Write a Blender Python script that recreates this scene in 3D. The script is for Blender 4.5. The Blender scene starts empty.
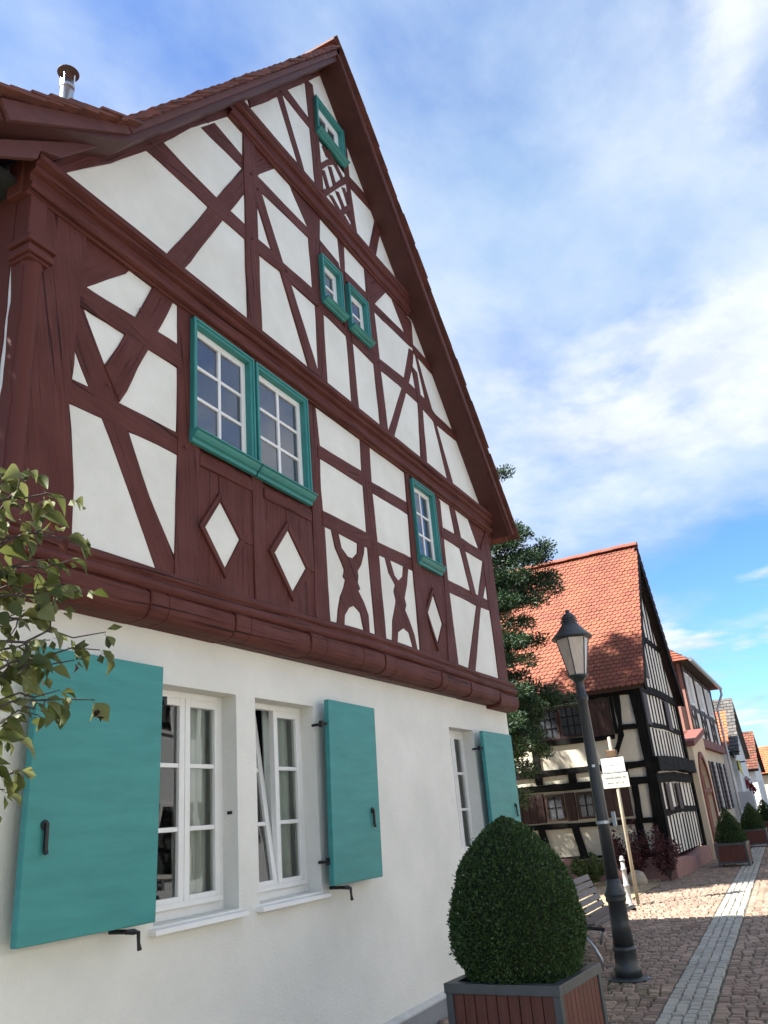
import bpy, math, random
from mathutils import Vector, Matrix, noise

random.seed(7)
R = math.radians
SC = bpy.context.scene
COL = SC.collection

# ------------------------------------------------------------------ camera, sky, sun, exposure
cam_d = bpy.data.cameras.new('camera')
cam = bpy.data.objects.new('camera', cam_d)
COL.objects.link(cam)
cam_d.sensor_fit = 'VERTICAL'
cam_d.sensor_height = 24.0
cam_d.lens = 24.0 * 800 / 1024
cam_d.clip_start = 0.05
cam_d.clip_end = 3000
fw = Vector((0.83812293, 0.40860737, 0.36137233))
rt = Vector((0.4651345, -0.88142048, -0.08214515))
up = Vector((-0.28495586, -0.23693448, 0.92879611))
M = Matrix((rt, up, -fw)).transposed().to_4x4()
M.translation = Vector((0, -3.4, 1.65))
cam.matrix_world = M
SC.camera = cam

LIGHT = Vector((0.53, -0.60, -1.0)).normalized()      # the way sunlight travels
to_sun = -LIGHT
SUN_EL = math.asin(to_sun.z)
SUN_AZ = math.atan2(to_sun.x, to_sun.y)               # from +Y towards +X
w = bpy.data.worlds.new('World')
SC.world = w
w.use_nodes = True
nt = w.node_tree
nt.nodes.clear()
def N(tree, t, **kw):
    n = tree.nodes.new(t)
    for k, v in kw.items():
        if k in n.inputs.keys(): n.inputs[k].default_value = v
        else: setattr(n, k, v)
    return n
def LK(tree, a, b): tree.links.new(a, b)
sky = N(nt, 'ShaderNodeTexSky', sky_type='NISHITA', sun_disc=False, sun_elevation=SUN_EL, sun_rotation=SUN_AZ,
        air_density=1.0, dust_density=0.3, ozone_density=3.0)
tc = N(nt, 'ShaderNodeTexCoord')
sep = N(nt, 'ShaderNodeSeparateXYZ')
LK(nt, tc.outputs['Generated'], sep.inputs[0])
def MATH(tree, op, a, b=None, c=None, clamp=False):
    n = tree.nodes.new('ShaderNodeMath'); n.operation = op; n.use_clamp = clamp
    for i, x in enumerate((a, b, c)):
        if x is None: continue
        if isinstance(x, (int, float)): n.inputs[i].default_value = x
        else: tree.links.new(x, n.inputs[i])
    return n.outputs[0]
zz = MATH(nt, 'ADD', MATH(nt, 'MAXIMUM', sep.outputs['Z'], 0.0), 0.10)
u_ = MATH(nt, 'DIVIDE', sep.outputs['X'], zz)
v_ = MATH(nt, 'DIVIDE', sep.outputs['Y'], zz)
cmb = N(nt, 'ShaderNodeCombineXYZ')
LK(nt, u_, cmb.inputs[0]); LK(nt, v_, cmb.inputs[1])
mp = N(nt, 'ShaderNodeMapping')
mp.inputs['Rotation'].default_value = (0, 0, R(35))
mp.inputs['Location'].default_value = (30.5, 6.66, 0.0)
mp.inputs['Scale'].default_value = (0.8, 1.0, 1.0)
LK(nt, cmb.outputs[0], mp.inputs['Vector'])
n1 = N(nt, 'ShaderNodeTexNoise', Scale=0.75, Detail=10.0, Roughness=0.5, Distortion=0.1)
LK(nt, mp.outputs[0], n1.inputs['Vector'])
n2 = N(nt, 'ShaderNodeTexNoise', Scale=2.4, Detail=10.0, Roughness=0.6, Distortion=0.15)
LK(nt, mp.outputs[0], n2.inputs['Vector'])
dens = MATH(nt, 'ADD', MATH(nt, 'MULTIPLY', n1.outputs['Fac'], 0.76), MATH(nt, 'MULTIPLY', n2.outputs['Fac'], 0.24))
cr = N(nt, 'ShaderNodeValToRGB')
cr.color_ramp.elements[0].position = 0.41; cr.color_ramp.elements[0].color = (0, 0, 0, 1)
cr.color_ramp.elements[1].position = 0.585; cr.color_ramp.elements[1].color = (1, 1, 1, 1)
cr.color_ramp.interpolation = 'EASE'
LK(nt, dens, cr.inputs[0])
cov = MATH(nt, 'MULTIPLY', cr.outputs[0], 0.90)
# denser cloud is whiter, thin cloud keeps a grey-blue cast
cc = N(nt, 'ShaderNodeMix', data_type='RGBA')
cc.inputs['A'].default_value = (1.7, 2.45, 3.5, 1)
cc.inputs['B'].default_value = (3.4, 3.75, 4.2, 1)
n3 = N(nt, 'ShaderNodeTexNoise', Scale=1.7, Detail=9.0, Roughness=0.58)
LK(nt, mp.outputs[0], n3.inputs['Vector'])
cr3 = N(nt, 'ShaderNodeMapRange'); cr3.inputs['From Min'].default_value = 0.42; cr3.inputs['From Max'].default_value = 0.60
dn3 = MATH(nt, 'ADD', MATH(nt, 'MULTIPLY', n3.outputs['Fac'], 0.6), MATH(nt, 'MULTIPLY', dens, 0.4))
LK(nt, dn3, cr3.inputs['Value']); LK(nt, cr3.outputs[0], cc.inputs['Factor'])
mx = N(nt, 'ShaderNodeMix', data_type='RGBA')
tint = N(nt, 'ShaderNodeMix', data_type='RGBA', blend_type='MULTIPLY')
tint.inputs['Factor'].default_value = 1.0; tint.inputs['B'].default_value = (0.50, 0.72, 1.04, 1)   # a deep polarised blue
LK(nt, sky.outputs[0], tint.inputs['A'])
LK(nt, cov, mx.inputs['Factor']); LK(nt, tint.outputs['Result'], mx.inputs['A']); LK(nt, cc.outputs['Result'], mx.inputs['B'])
bg = N(nt, 'ShaderNodeBackground', Strength=0.06)
# a few denser cumulus heaps with crisper edges
mp4 = N(nt, 'ShaderNodeMapping'); mp4.inputs['Location'].default_value = (0.0, 0.0, 0.0); mp4.inputs['Scale'].default_value = (0.9, 0.9, 1.0)
LK(nt, cmb.outputs[0], mp4.inputs['Vector'])
n4 = N(nt, 'ShaderNodeTexNoise', Scale=1.05, Detail=12.0, Roughness=0.54, Distortion=0.05)
LK(nt, mp4.outputs[0], n4.inputs['Vector'])
cr4 = N(nt, 'ShaderNodeValToRGB'); cr4.color_ramp.interpolation = 'EASE'
cr4.color_ramp.elements[0].position = 0.515; cr4.color_ramp.elements[0].color = (0, 0, 0, 1)
cr4.color_ramp.elements[1].position = 0.60; cr4.color_ramp.elements[1].color = (1, 1, 1, 1)
LK(nt, n4.outputs['Fac'], cr4.inputs[0])
n5 = N(nt, 'ShaderNodeTexNoise', Scale=4.5, Detail=8.0, Roughness=0.6); LK(nt, mp4.outputs[0], n5.inputs['Vector'])
pc = N(nt, 'ShaderNodeMix', data_type='RGBA'); pc.inputs['A'].default_value = (2.9, 3.2, 3.7, 1); pc.inputs['B'].default_value = (3.95, 4.1, 4.3, 1)
pr5 = N(nt, 'ShaderNodeMapRange'); pr5.inputs['From Min'].default_value = 0.38; pr5.inputs['From Max'].default_value = 0.6; LK(nt, n5.outputs['Fac'], pr5.inputs['Value'])
LK(nt, pr5.outputs[0], pc.inputs['Factor'])
mx4 = N(nt, 'ShaderNodeMix', data_type='RGBA'); LK(nt, MATH(nt, 'MULTIPLY', cr4.outputs[0], 0.85), mx4.inputs['Factor'])
LK(nt, mx.outputs['Result'], mx4.inputs['A']); LK(nt, pc.outputs['Result'], mx4.inputs['B'])
LK(nt, mx4.outputs['Result'], bg.inputs['Color'])
wo = N(nt, 'ShaderNodeOutputWorld')
LK(nt, bg.outputs[0], wo.inputs['Surface'])

sl = bpy.data.lights.new('sun', 'SUN')
sl.energy = 4.1
sl.angle = R(0.6)
sl.color = (1.0, 0.955, 0.88)
sun = bpy.data.objects.new('sun', sl)
COL.objects.link(sun)
sun.rotation_euler = LIGHT.to_track_quat('-Z', 'Y').to_euler()
sun.location = (0, 10, 30)

vs = SC.view_settings
vs.view_transform = 'Standard'
vs.look = 'None'
vs.exposure = 2.2
vs.gamma = 1.0
vs.use_curve_mapping = False
SC.render.engine = 'CYCLES'
SC.cycles.use_denoising = True
SC.cycles.max_bounces = 8
SC.cycles.transparent_max_bounces = 8

# ------------------------------------------------------------------ the gable in metres (x along the front, z up)
TIMBERS = [
 ('corner_post', [(2.54,3.2),(2.54,5.5),(2.941,5.356),(2.932,4.9),(2.911,4.503),(2.899,4.1),(2.946,3.776),(2.974,3.581),(2.977,3.352),(2.981,3.175)]),
 ('angle_brace', [(2.919,5.38),(3.422,5.459),(3.309,5.295),(2.977,4.98),(2.922,4.903)]),
 ('rail', [(2.913,4.964),(3.849,5.0),(3.851,4.813),(2.924,4.805)]),
 ('rail', [(2.862,4.268),(3.859,4.292),(3.861,4.12),(2.87,4.103)]),
 ('brace', [(3.569,5.36),(3.815,5.404),(3.758,5.307),(3.53,4.802),(3.295,4.284),(3.221,4.391),(3.153,4.476),(3.405,4.988)]),
 ('brace', [(2.924,4.867),(2.969,4.8),(3.163,4.481),(3.291,4.278),(3.386,4.107),(3.589,3.729),(3.831,3.373),(3.881,3.265),(3.679,3.219),(3.416,3.673),(3.158,4.109),(3.04,4.28),(2.902,4.498)]),
 ('post', [(3.816,5.382),(3.965,5.38),(3.965,4.29),(4.066,4.27),(4.042,3.24),(3.821,3.24),(3.836,4.116)]),
 ('post', [(5.584,5.453),(5.732,5.361),(5.766,4.955),(5.763,4.928),(5.741,4.493),(5.767,4.138),(5.776,3.265),(5.536,3.255),(5.615,4.946)]),
 ('rail', [(5.722,4.948),(6.604,4.973),(6.607,4.819),(5.708,4.808)]),
 ('rail', [(6.703,4.929),(7.62,4.97),(7.615,4.823),(6.71,4.803)]),
 ('rail', [(5.729,4.297),(6.59,4.309),(6.591,4.155),(5.726,4.148)]),
 ('rail', [(6.731,4.282),(7.63,4.314),(7.616,4.165),(6.733,4.14)]),
 ('post', [(6.58,5.45),(6.779,5.414),(6.775,5.281),(6.761,4.793),(6.786,4.138),(6.795,3.292),(6.575,3.282),(6.555,4.312),(6.56,5.099)]),
 ('post', [(7.607,5.397),(7.705,5.397),(7.705,4.3),(7.8,4.28),(7.822,3.24),(7.554,3.24),(7.569,4.322),(7.61,5.32)]),
 ('post', [(8.436,5.396),(8.6,5.299),(8.584,4.817),(8.558,4.18),(8.584,3.249),(8.293,3.241),(8.443,4.247),(8.432,4.807)]),
 ('rail', [(8.504,4.94),(8.964,4.972),(9.898,4.979),(9.945,4.844),(9.07,4.809),(8.506,4.805)]),
 ('rail', [(8.533,4.276),(9.224,4.29),(10.009,4.288),(10.0,4.163),(9.426,4.128),(8.527,4.125)]),
 ('brace', [(8.884,5.339),(9.065,5.343),(9.173,4.928),(9.259,4.797),(9.451,4.255),(9.279,4.252),(9.07,4.809),(8.967,4.983)]),
 ('brace', [(8.866,3.225),(9.422,4.117),(9.558,4.31),(9.902,4.855),(10.064,4.751),(9.732,4.295),(9.579,4.114),(9.101,3.238)]),
 ('corner_post', [(9.861,5.005),(10.27,5.45),(10.27,3.2),(9.917,3.205),(9.915,4.16),(9.888,4.292),(9.898,4.925)]),
 ('angle_brace', [(9.517,5.34),(10.459,5.447),(10.38,5.235),(9.894,4.967),(9.785,4.975)]),
 ('carved_brace', [(5.863,4.19),(5.912,4.012),(6.019,3.872),(6.065,3.812),(6.034,3.746),(6.075,3.72),(6.034,3.64),(5.965,3.545),(5.905,3.409),(5.873,3.281),(5.997,3.28),(6.014,3.384),(6.101,3.473),(6.196,3.506),(6.305,3.461),(6.358,3.283),(6.462,3.276),(6.463,3.466),(6.392,3.572),(6.301,3.662),(6.339,3.694),(6.299,3.745),(6.323,3.811),(6.315,3.858),(6.399,3.94),(6.468,4.07),(6.492,4.165),(6.36,4.168),(6.333,4.048),(6.237,3.969),(6.143,3.963),(6.037,4.02),(5.989,4.177)]),
 ('carved_brace', [(6.909,4.163),(6.977,4.0),(7.097,3.894),(7.054,3.819),(7.082,3.733),(7.049,3.649),(6.967,3.507),(6.916,3.294),(7.046,3.294),(7.083,3.4),(7.209,3.466),(7.318,3.438),(7.384,3.28),(7.509,3.279),(7.466,3.435),(7.378,3.579),(7.298,3.67),(7.334,3.73),(7.308,3.805),(7.4,3.96),(7.474,4.165),(7.342,4.167),(7.296,4.033),(7.197,3.969),(7.118,4.005),(7.041,4.162)]),
 ('rail', [(3.629,6.764),(3.963,6.723),(4.282,6.718),(4.72,6.721),(4.714,6.558),(4.182,6.534),(3.964,6.541),(3.459,6.526)]),
 ('rail', [(4.273,7.558),(4.709,7.52),(4.685,7.364),(4.087,7.329)]),
 ('rail', [(4.862,7.457),(5.824,7.484),(5.861,7.361),(4.875,7.301)]),
 ('rail', [(4.838,6.679),(5.065,6.702),(5.269,6.695),(5.873,6.732),(5.879,6.546),(5.384,6.538),(5.198,6.562),(4.843,6.526)]),
 ('brace', [(3.73,5.773),(3.966,6.163),(4.282,6.712),(4.746,7.491),(4.735,7.16),(4.38,6.558),(3.969,5.837),(3.861,5.672),(3.644,5.63)]),
 ('post', [(4.676,7.955),(4.858,7.867),(4.872,7.026),(4.874,6.542),(4.888,5.683),(4.695,5.688),(4.679,6.274),(4.681,7.865)]),
 ('angle_brace', [(4.836,7.816),(5.279,7.892),(5.208,7.8),(4.914,7.472),(4.821,7.401)]),
 ('brace', [(4.853,7.248),(4.935,7.313),(5.269,6.695),(5.384,6.538),(5.83,5.721),(5.642,5.719),(5.208,6.582),(5.078,6.725),(4.874,7.086)]),
 ('post', [(5.779,7.516),(5.823,7.748),(6.055,7.821),(6.008,7.352),(5.996,6.525),(5.99,5.667),(5.816,5.673),(5.831,6.542),(5.804,6.743)]),
 ('angle_brace', [(5.41,7.853),(5.984,7.87),(5.942,7.437),(5.775,7.475)]),
 ('rail', [(5.948,7.508),(6.409,7.459),(6.471,7.296),(6.027,7.301)]),
 ('rail', [(6.514,7.419),(7.037,7.441),(7.02,7.332),(6.526,7.298)]),
 ('rail', [(5.95,6.543),(6.479,6.52),(6.492,6.622),(5.968,6.723)]),
 ('rail', [(6.56,6.527),(7.097,6.492),(7.127,6.674),(6.594,6.777)]),
 ('post', [(6.417,7.844),(6.577,7.834),(6.55,7.398),(6.56,6.725),(6.599,6.49),(6.631,5.692),(6.462,5.69),(6.454,6.538),(6.446,7.314)]),
 ('post', [(7.044,7.883),(7.262,7.881),(7.206,7.268),(7.237,6.497),(7.28,5.709),(7.095,5.679),(7.063,6.541),(7.041,7.468)]),
 ('angle_brace', [(7.185,7.794),(7.614,7.825),(7.554,7.75),(7.251,7.426),(7.115,7.355)]),
 ('rail', [(7.218,7.417),(8.066,7.45),(8.247,7.435),(8.221,7.319),(7.195,7.275)]),
 ('rail', [(8.208,7.396),(8.779,7.388),(8.863,7.235),(8.287,7.278)]),
 ('rail', [(7.139,6.64),(7.844,6.713),(8.532,6.697),(8.785,6.606),(9.505,6.608),(9.559,6.485),(8.783,6.447),(8.228,6.522),(7.704,6.523),(7.125,6.48)]),
 ('angle_brace', [(7.749,7.814),(8.323,7.788),(8.281,7.321),(8.063,7.437)]),
 ('brace', [(7.27,5.721),(7.816,6.577),(8.14,7.283),(8.293,7.308),(8.187,6.992),(7.908,6.523),(7.428,5.707)]),
 ('post', [(8.143,7.025),(8.314,7.0),(8.365,6.476),(8.297,5.666),(8.141,5.675),(8.228,6.522)]),
 ('brace', [(8.275,7.394),(8.398,7.268),(8.727,6.6),(9.178,5.645),(8.971,5.646),(8.656,6.568),(8.489,6.677)]),
 ('post', [(5.906,9.747),(6.089,9.811),(6.144,8.969),(6.169,8.275),(6.0,8.193),(5.949,9.151)]),
 ('brace', [(5.295,8.914),(5.418,9.027),(5.459,8.929),(5.836,8.166),(5.669,8.219)]),
 ('rail', [(5.399,9.088),(5.523,9.174),(6.002,9.163),(6.015,9.016),(5.394,9.018)]),
 ('post', [(6.742,9.701),(6.868,9.629),(6.876,8.855),(6.951,8.17),(6.785,8.18),(6.728,9.105)]),
 ('rail', [(6.854,9.052),(7.428,9.108),(7.571,8.943),(6.855,8.877)]),
 ('brace', [(7.533,9.005),(7.7,9.006),(7.358,8.151),(7.195,8.134)]),
 ('lattice_bar', [(6.14,8.66),(6.294,8.843),(6.453,9.009),(6.504,8.956),(6.315,8.778),(6.146,8.563)]),
 ('lattice_bar', [(6.137,8.267),(6.368,8.506),(6.567,8.76),(6.719,8.941),(6.742,8.844),(6.552,8.635),(6.356,8.405),(6.171,8.187)]),
 ('lattice_bar', [(6.471,8.204),(6.64,8.412),(6.791,8.576),(6.83,8.512),(6.692,8.37),(6.556,8.202)]),
 ('lattice_slat', [(6.198,8.971),(6.281,9.029),(6.382,8.937),(6.298,8.881)]),
 ('lattice_slat', [(6.313,9.014),(6.398,9.073),(6.474,8.996),(6.388,8.938)]),
 ('lattice_slat', [(6.159,8.585),(6.239,8.637),(6.328,8.445),(6.246,8.394)]),
 ('lattice_slat', [(6.314,8.77),(6.398,8.825),(6.512,8.592),(6.427,8.539)]),
 ('lattice_slat', [(6.445,8.937),(6.532,8.995),(6.722,8.875),(6.632,8.817)]),
 ('lattice_slat', [(6.293,8.33),(6.375,8.38),(6.588,8.281),(6.503,8.231)]),
 ('lattice_slat', [(6.452,8.51),(6.537,8.563),(6.69,8.394),(6.602,8.342)]),
 ('lattice_slat', [(6.617,8.698),(6.707,8.754),(6.819,8.568),(6.729,8.514)]),
 ('lattice_slat', [(6.561,8.246),(6.648,8.296),(6.798,8.234),(6.709,8.183)]),
 ('lattice_slat', [(6.662,8.358),(6.751,8.41),(6.863,8.356),(6.772,8.303)]),
 ('rake_timber', [(2.6,5.55),(2.788,5.767),(3.127,6.124),(3.471,6.545),(3.616,6.734),(3.959,7.207),(4.221,7.519),(4.53,7.888),(4.75,8.35),(2.9,6.15),(2.6,5.9)]),
 ('rake_timber', [(4.812,8.243),(5.054,8.54),(5.316,8.881),(5.523,9.174),(5.916,9.678),(6.361,10.278),(6.33,10.4),(4.75,8.4)]),
]
PANELS = [
 [(3.18,4.1),(3.16,4.12),(2.89,4.1),(2.96,3.64),(2.97,3.2),(3.63,3.19),(3.9,3.19),(3.91,3.24),(3.82,3.26),(3.71,3.23),(3.67,3.24)],
 [(7.58,4.16),(7.46,4.16),(7.4,3.97),(7.3,3.82),(7.32,3.72),(7.29,3.66),(7.35,3.61),(7.46,3.44),(7.49,3.29),(7.39,3.29),(7.33,3.44),(7.25,3.47),(7.19,3.47),(7.09,3.42),(7.04,3.3),(6.93,3.3),(6.97,3.5),(7.09,3.72),(7.07,3.84),(7.11,3.9),(6.98,4.0),(6.92,4.16),(6.78,4.14),(6.78,3.3),(6.58,3.29),(6.56,4.16),(6.49,4.16),(6.47,4.14),(6.46,4.06),(6.4,3.95),(6.31,3.87),(6.29,3.74),(6.33,3.69),(6.29,3.66),(6.39,3.57),(6.42,3.51),(6.45,3.48),(6.45,3.29),(6.36,3.29),(6.32,3.46),(6.2,3.52),(6.09,3.48),(6.0,3.39),(5.99,3.29),(5.89,3.29),(5.91,3.41),(5.97,3.55),(6.05,3.64),(6.08,3.73),(6.05,3.74),(6.07,3.83),(5.93,3.99),(5.88,4.16),(5.76,4.15),(5.77,3.27),(5.69,3.26),(5.7,3.19),(7.66,3.19),(7.66,3.25),(7.56,3.25)],
 [(9.93,4.16),(9.6,4.15),(9.56,4.11),(9.11,3.26),(9.05,3.24),(8.89,3.24),(8.89,3.26),(9.44,4.13),(8.93,4.14),(8.55,4.13),(8.57,3.26),(8.45,3.26),(8.45,3.19),(9.92,3.19)],
 [(3.85,4.12),(3.57,4.13),(3.38,4.11),(3.63,3.65),(3.79,3.41),(3.81,3.39),(3.83,3.4)],
 [(6.36,4.15),(6.0,4.16),(5.99,4.12),(6.04,4.01),(6.14,3.95),(6.24,3.96),(6.34,4.04)],
 [(7.35,4.16),(7.05,4.16),(7.04,4.13),(7.1,4.03),(7.12,3.99),(7.21,3.96),(7.31,4.03)],
 [(2.93,4.48),(2.9,4.48),(2.89,4.27),(3.0,4.26),(3.04,4.26),(3.05,4.29)],
 [(3.84,4.81),(3.53,4.82),(3.29,4.28),(3.83,4.28)],
 [(7.6,4.82),(7.25,4.83),(6.76,4.81),(6.77,4.3),(6.78,4.27),(7.57,4.3)],
 [(9.09,4.8),(9.07,4.82),(8.57,4.81),(8.55,4.28),(8.71,4.27),(9.27,4.29)],
 [(9.9,4.84),(9.25,4.83),(9.24,4.8),(9.38,4.43),(9.44,4.28),(9.55,4.28)],
 [(9.9,4.51),(9.87,4.51),(9.72,4.29),(9.9,4.29)],
 [(6.57,4.82),(5.76,4.82),(5.74,4.77),(5.73,4.57),(5.74,4.31),(5.75,4.29),(6.56,4.3)],
 [(3.32,4.81),(2.97,4.82),(2.97,4.77),(3.08,4.61),(3.16,4.48),(3.32,4.78)],
 [(7.62,5.36),(6.78,5.37),(6.76,5.28),(6.76,4.93),(7.6,4.96)],
 [(6.58,5.36),(5.73,5.37),(5.75,4.98),(5.77,4.94),(6.56,4.96)],
 [(9.66,5.36),(8.51,5.37),(8.5,5.35),(8.52,5.33),(8.59,5.3),(8.59,4.94),(8.97,4.96),(8.98,4.99),(8.95,5.11),(8.9,5.33),(9.06,5.33),(9.16,4.96),(9.78,4.97),(9.79,4.99),(9.77,5.02),(9.54,5.32),(9.56,5.34),(9.65,5.34)],
 [(3.58,5.36),(3.35,5.37),(3.31,5.3),(2.96,4.97),(3.4,4.97)],
 [(3.83,5.36),(3.79,5.37),(3.76,5.34),(3.61,4.99),(3.72,4.98),(3.83,5.0)],
 [(2.61,5.75),(2.59,5.76),(2.53,5.7),(2.53,5.6),(2.61,5.6)],
 [(9.62,6.45),(9.57,6.5),(8.79,6.45),(9.16,5.66),(8.97,5.66),(8.71,6.45),(8.65,6.48),(8.43,6.51),(8.35,6.5),(8.29,5.68),(8.15,5.68),(8.24,6.49),(8.23,6.53),(7.89,6.52),(7.43,5.72),(7.28,5.73),(7.26,5.71),(7.1,5.69),(7.08,6.49),(7.05,6.51),(6.74,6.53),(6.58,6.52),(6.62,5.7),(6.47,5.7),(6.47,6.43),(6.45,6.53),(6.13,6.55),(5.99,6.54),(5.98,5.68),(5.83,5.68),(5.82,5.73),(5.64,5.73),(5.22,6.57),(4.86,6.53),(4.88,5.69),(4.7,5.7),(4.7,5.92),(4.68,6.57),(4.37,6.55),(3.87,5.69),(3.72,5.65),(3.67,5.65),(3.69,5.7),(3.97,6.14),(4.18,6.53),(4.15,6.55),(3.46,6.55),(3.13,6.13),(2.65,5.63),(2.65,5.59),(10.24,5.59),(10.25,5.62),(10.21,5.76),(10.03,5.95)],
 [(7.79,6.52),(7.6,6.53),(7.23,6.49),(7.27,5.78),(7.27,5.74),(7.3,5.74)],
 [(5.84,6.55),(5.38,6.54),(5.65,6.02),(5.8,5.75),(5.83,5.75)],
 [(8.45,7.82),(7.61,7.83),(7.24,7.42),(7.42,7.41),(8.05,7.44),(8.06,7.46),(7.77,7.79),(7.95,7.8),(8.31,7.78),(8.28,7.48),(8.29,7.38),(8.78,7.38),(8.78,7.36),(8.84,7.25),(8.46,7.28),(8.39,7.27),(8.69,6.64),(8.76,6.6),(9.46,6.6),(9.47,6.62)],
 [(8.27,7.33),(8.23,7.36),(8.21,7.33),(8.13,7.32),(7.21,7.29),(7.2,7.04),(7.22,6.68),(7.23,6.64),(7.28,6.64),(7.88,6.7),(8.14,7.27),(8.27,7.29)],
 [(4.9,7.07),(4.88,7.09),(4.86,7.08),(4.86,6.68),(5.03,6.69),(5.1,6.69),(5.11,6.71),(5.05,6.78)],
 [(5.79,7.36),(4.94,7.32),(4.93,7.29),(5.15,6.89),(5.26,6.69),(5.81,6.72)],
 [(8.17,6.94),(8.14,6.94),(8.02,6.74),(8.01,6.71),(8.05,6.7),(8.21,6.7)],
 [(8.32,7.28),(8.27,7.28),(8.19,7.02),(8.21,7.0),(8.31,6.99),(8.33,6.7),(8.35,6.69),(8.48,6.69),(8.49,6.72)],
 [(4.69,7.82),(4.47,7.83),(3.96,7.23),(3.63,6.77),(3.64,6.75),(3.95,6.71),(4.25,6.71),(4.31,6.73),(4.67,7.36),(4.11,7.35),(4.27,7.55),(4.68,7.51)],
 [(4.69,7.06),(4.66,7.06),(4.47,6.72),(4.69,6.72)],
 [(6.43,7.82),(6.04,7.82),(6.01,7.5),(6.12,7.48),(6.4,7.45),(6.42,7.39),(6.45,7.39)],
 [(7.05,7.82),(6.58,7.83),(6.56,7.8),(6.54,7.42),(7.04,7.43)],
 [(5.5,7.78),(5.45,7.83),(5.22,7.83),(4.92,7.5),(4.92,7.48),(4.89,7.47),(4.9,7.45),(5.12,7.45),(5.77,7.47),(5.78,7.49),(5.5,7.76)],
 [(7.49,7.82),(7.26,7.83),(7.25,7.8),(7.48,7.8)],
 [(7.51,8.92),(7.49,8.94),(7.38,8.94),(6.87,8.88),(6.94,8.18),(6.79,8.19),(6.78,8.23),(6.7,8.19),(6.59,8.25),(6.56,8.21),(6.49,8.21),(6.49,8.25),(6.3,8.34),(6.24,8.29),(6.18,8.2),(6.14,8.27),(6.01,8.21),(5.96,9.03),(5.41,9.02),(5.82,8.18),(5.67,8.23),(5.32,8.89),(4.96,8.43),(4.82,8.26),(4.77,8.35),(4.69,8.25),(4.63,8.13),(4.64,8.11),(8.17,8.11),(8.18,8.13),(8.16,8.16),(8.1,8.21),(7.62,8.79),(7.59,8.77),(7.36,8.17),(7.21,8.15)],
 [(6.79,8.3),(6.67,8.36),(6.62,8.29),(6.78,8.23)],
 [(6.47,8.52),(6.45,8.53),(6.3,8.36),(6.31,8.33),(6.37,8.37),(6.43,8.34),(6.54,8.29),(6.6,8.34),(6.56,8.41),(6.48,8.48)],
 [(6.18,8.57),(6.15,8.57),(6.15,8.39),(6.16,8.31),(6.18,8.3),(6.2,8.33),(6.27,8.4),(6.24,8.42)],
 [(6.63,8.7),(6.61,8.71),(6.45,8.53),(6.48,8.51),(6.54,8.55),(6.59,8.5),(6.65,8.42),(6.74,8.5)],
 [(6.33,8.78),(6.31,8.79),(6.18,8.63),(6.19,8.6),(6.24,8.62),(6.29,8.5),(6.33,8.45),(6.42,8.55)],
 [(6.63,8.83),(6.46,8.93),(6.31,8.79),(6.32,8.77),(6.35,8.79),(6.4,8.81),(6.46,8.67),(6.49,8.65)],
 [(6.36,8.91),(6.33,8.92),(6.29,8.89),(6.22,8.96),(6.24,8.99),(6.23,9.01),(6.14,9.01),(6.14,8.83),(6.14,8.68),(6.16,8.67)],
 [(6.76,8.83),(6.74,8.85),(6.71,8.83),(6.71,8.81),(6.61,8.72),(6.62,8.69),(6.64,8.7),(6.71,8.74),(6.73,8.69),(6.76,8.69)],
 [(6.75,8.99),(6.73,9.01),(6.47,9.01),(6.46,8.99),(6.49,8.96),(6.52,8.98),(6.56,8.97),(6.67,8.89),(6.72,8.92),(6.72,8.87),(6.74,8.86)],
 [(6.87,9.67),(6.81,9.73),(6.79,9.72),(6.79,9.66),(6.86,9.63),(6.86,9.05),(7.17,9.07),(7.33,9.09),(7.34,9.12),(6.98,9.52)],
 [(5.92,9.66),(5.9,9.67),(5.86,9.63),(5.83,9.57),(5.51,9.18),(5.52,9.16),(5.55,9.16),(5.96,9.16)],
 [(6.4,10.22),(6.35,10.27),(6.33,10.26),(5.99,9.8),(6.0,9.77),(6.08,9.8),(6.09,9.71),(6.32,9.71),(6.81,9.72)],
]

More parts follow.
